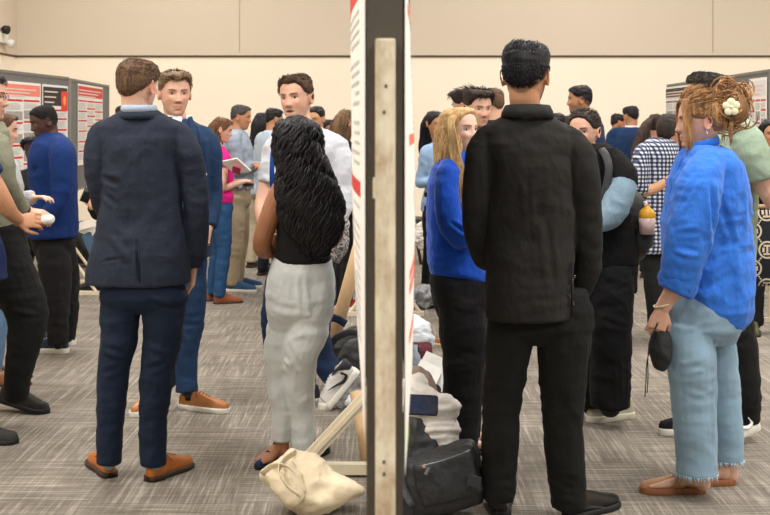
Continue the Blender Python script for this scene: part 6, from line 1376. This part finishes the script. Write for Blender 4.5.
# pouch in the hand of the woman in blue
pc = empty('drawstring_pouch', W(657, 370, 4.86), 'small black drawstring pouch dangling from the hand of the woman in blue', 'pouch')
pillow('pouch_body', [(656, 330), (662, 328), (668, 334), (671, 348), (669, 364), (662, 373), (654, 368), (650, 354), (651, 340)], 4.86, nyl, pc, T=.045, seed=26, ground=False)
for q in (((657, 322, 4.83), (652, 340, 4.83), (647, 362, 4.83), (646, 380, 4.84), (645, 397, 4.84)), ((659, 322, 4.83), (651, 338, 4.82), (648, 356, 4.82), (648, 378, 4.83), (647, 393, 4.83)), ((658, 318, 4.85), (658, 326, 4.85), (660, 334, 4.85))): strap('cord', q, .0022, .0022, nyl, pc, 6)
# patterned tote at the right edge
tg = empty('patterned_tote', W(764, 285, 6.35), 'black tote bag with beige medallion and dotted lattice pattern at the right edge', 'bag')
tm, nt, b = base_mat('medallion_canvas', (24, 26, 34), .7, 0, .3); co = objco(nt); sp = N(nt, 'ShaderNodeSeparateXYZ'); nt.links.new(co, sp.inputs[0])
PX_, PZ_ = .146, .196; OX, OZ = .030, .015
X_, Z_ = sp.outputs[0], sp.outputs[2]; masks = []; rs = []
def cellm(v, per, off): return mathn(nt, 'MULTIPLY', mathn(nt, 'SUBTRACT', mathn(nt, 'FRACT', mathn(nt, 'ADD', mathn(nt, 'DIVIDE', v, per), off)), .5), per)
for ox in (.0, .5):
    x = cellm(X_, PX_, ox+OX); z = cellm(Z_, PZ_, ox+OZ); r = mathn(nt, 'SQRT', mathn(nt, 'ADD', mathn(nt, 'MULTIPLY', x, x), mathn(nt, 'MULTIPLY', z, z))); rs.append((x, z, r))
    ringm = mathn(nt, 'LESS_THAN', mathn(nt, 'ABSOLUTE', mathn(nt, 'SUBTRACT', r, .042)), .0045)
    ax = mathn(nt, 'ABSOLUTE', x); az = mathn(nt, 'ABSOLUTE', z)
    bar = mathn(nt, 'MULTIPLY', mathn(nt, 'LESS_THAN', ax, .005), mathn(nt, 'LESS_THAN', az, .024))
    sr = mathn(nt, 'MULTIPLY', mathn(nt, 'LESS_THAN', mathn(nt, 'ABSOLUTE', mathn(nt, 'SUBTRACT', az, .022)), .005), mathn(nt, 'LESS_THAN', ax, .020))
    sx = mathn(nt, 'MULTIPLY', mathn(nt, 'LESS_THAN', mathn(nt, 'ABSOLUTE', mathn(nt, 'SUBTRACT', ax, .020)), .006), mathn(nt, 'LESS_THAN', az, .012))
    masks += [ringm, bar, sr, sx]
M_ = masks[0]
for q in masks[1:]: M_ = mathn(nt, 'MAXIMUM', M_, q)
x, z, r = rs[0]; x1, z1, r1 = rs[1]
dl = mathn(nt, 'ABSOLUTE', mathn(nt, 'SUBTRACT', mathn(nt, 'MULTIPLY', mathn(nt, 'ABSOLUTE', x), PZ_/PX_), mathn(nt, 'ABSOLUTE', z)))
dots = mathn(nt, 'LESS_THAN', mathn(nt, 'FRACT', mathn(nt, 'DIVIDE', mathn(nt, 'ABSOLUTE', z), .0125)), .68)
lat = mathn(nt, 'MULTIPLY', mathn(nt, 'LESS_THAN', dl, .0065), dots)
lat = mathn(nt, 'MULTIPLY', lat, mathn(nt, 'MULTIPLY', mathn(nt, 'GREATER_THAN', r, .050), mathn(nt, 'GREATER_THAN', r1, .050)))
nt.links.new(mixc(nt, mathn(nt, 'MAXIMUM', M_, lat), lin((24, 26, 34)), lin((206, 190, 166))), b.inputs['Base Color'])
cT = W(768, 246, 6.35); mb = MB(); hw_, hh_ = .105, .205
mb.loft([(cT+np.array([0, 0, -hh_]), np.array([hw_, 0, 0]), np.array([0, .06, 0])), (cT, np.array([hw_*1.02, 0, 0]), np.array([0, .07, 0])), (cT+np.array([0, 0, hh_]), np.array([hw_, 0, 0]), np.array([0, .055, 0]))], exp=.35, n=48)
o_ = build('bag_body', mb, tm, tg, smooth=1)
mb = MB(); mb.loft([(cT+np.array([0, 0, hh_-.004]), np.array([hw_*1.01, 0, 0]), np.array([0, .057, 0])), (cT+np.array([0, 0, hh_+.012]), np.array([hw_*1.01, 0, 0]), np.array([0, .057, 0]))], exp=.35, n=48); build('leather_rim', mb, plain('rim_tan', (150, 112, 80), .6), tg)
strap('handle', [(772, 206, 6.30), (773, 190, 6.28), (782, 176, 6.28), (790, 190, 6.28), (791, 206, 6.30)], .012, .004, nyl, tg)
# cloth over the arm of the tall man
o_ = pillow('patterned_scarf', [(330, 214), (338, 208), (346, 214), (347, 232), (344, 252), (337, 262), (330, 256), (328, 236)], 6.18, pattern_fabric('lace_specks', 'specks', [(186, 182, 178), (96, 92, 90)]), None, T=.04, seed=27, ground=False, amp=.008); tag(o_, 'grey patterned cloth hanging from the arm of the tall talking man', 'cloth')
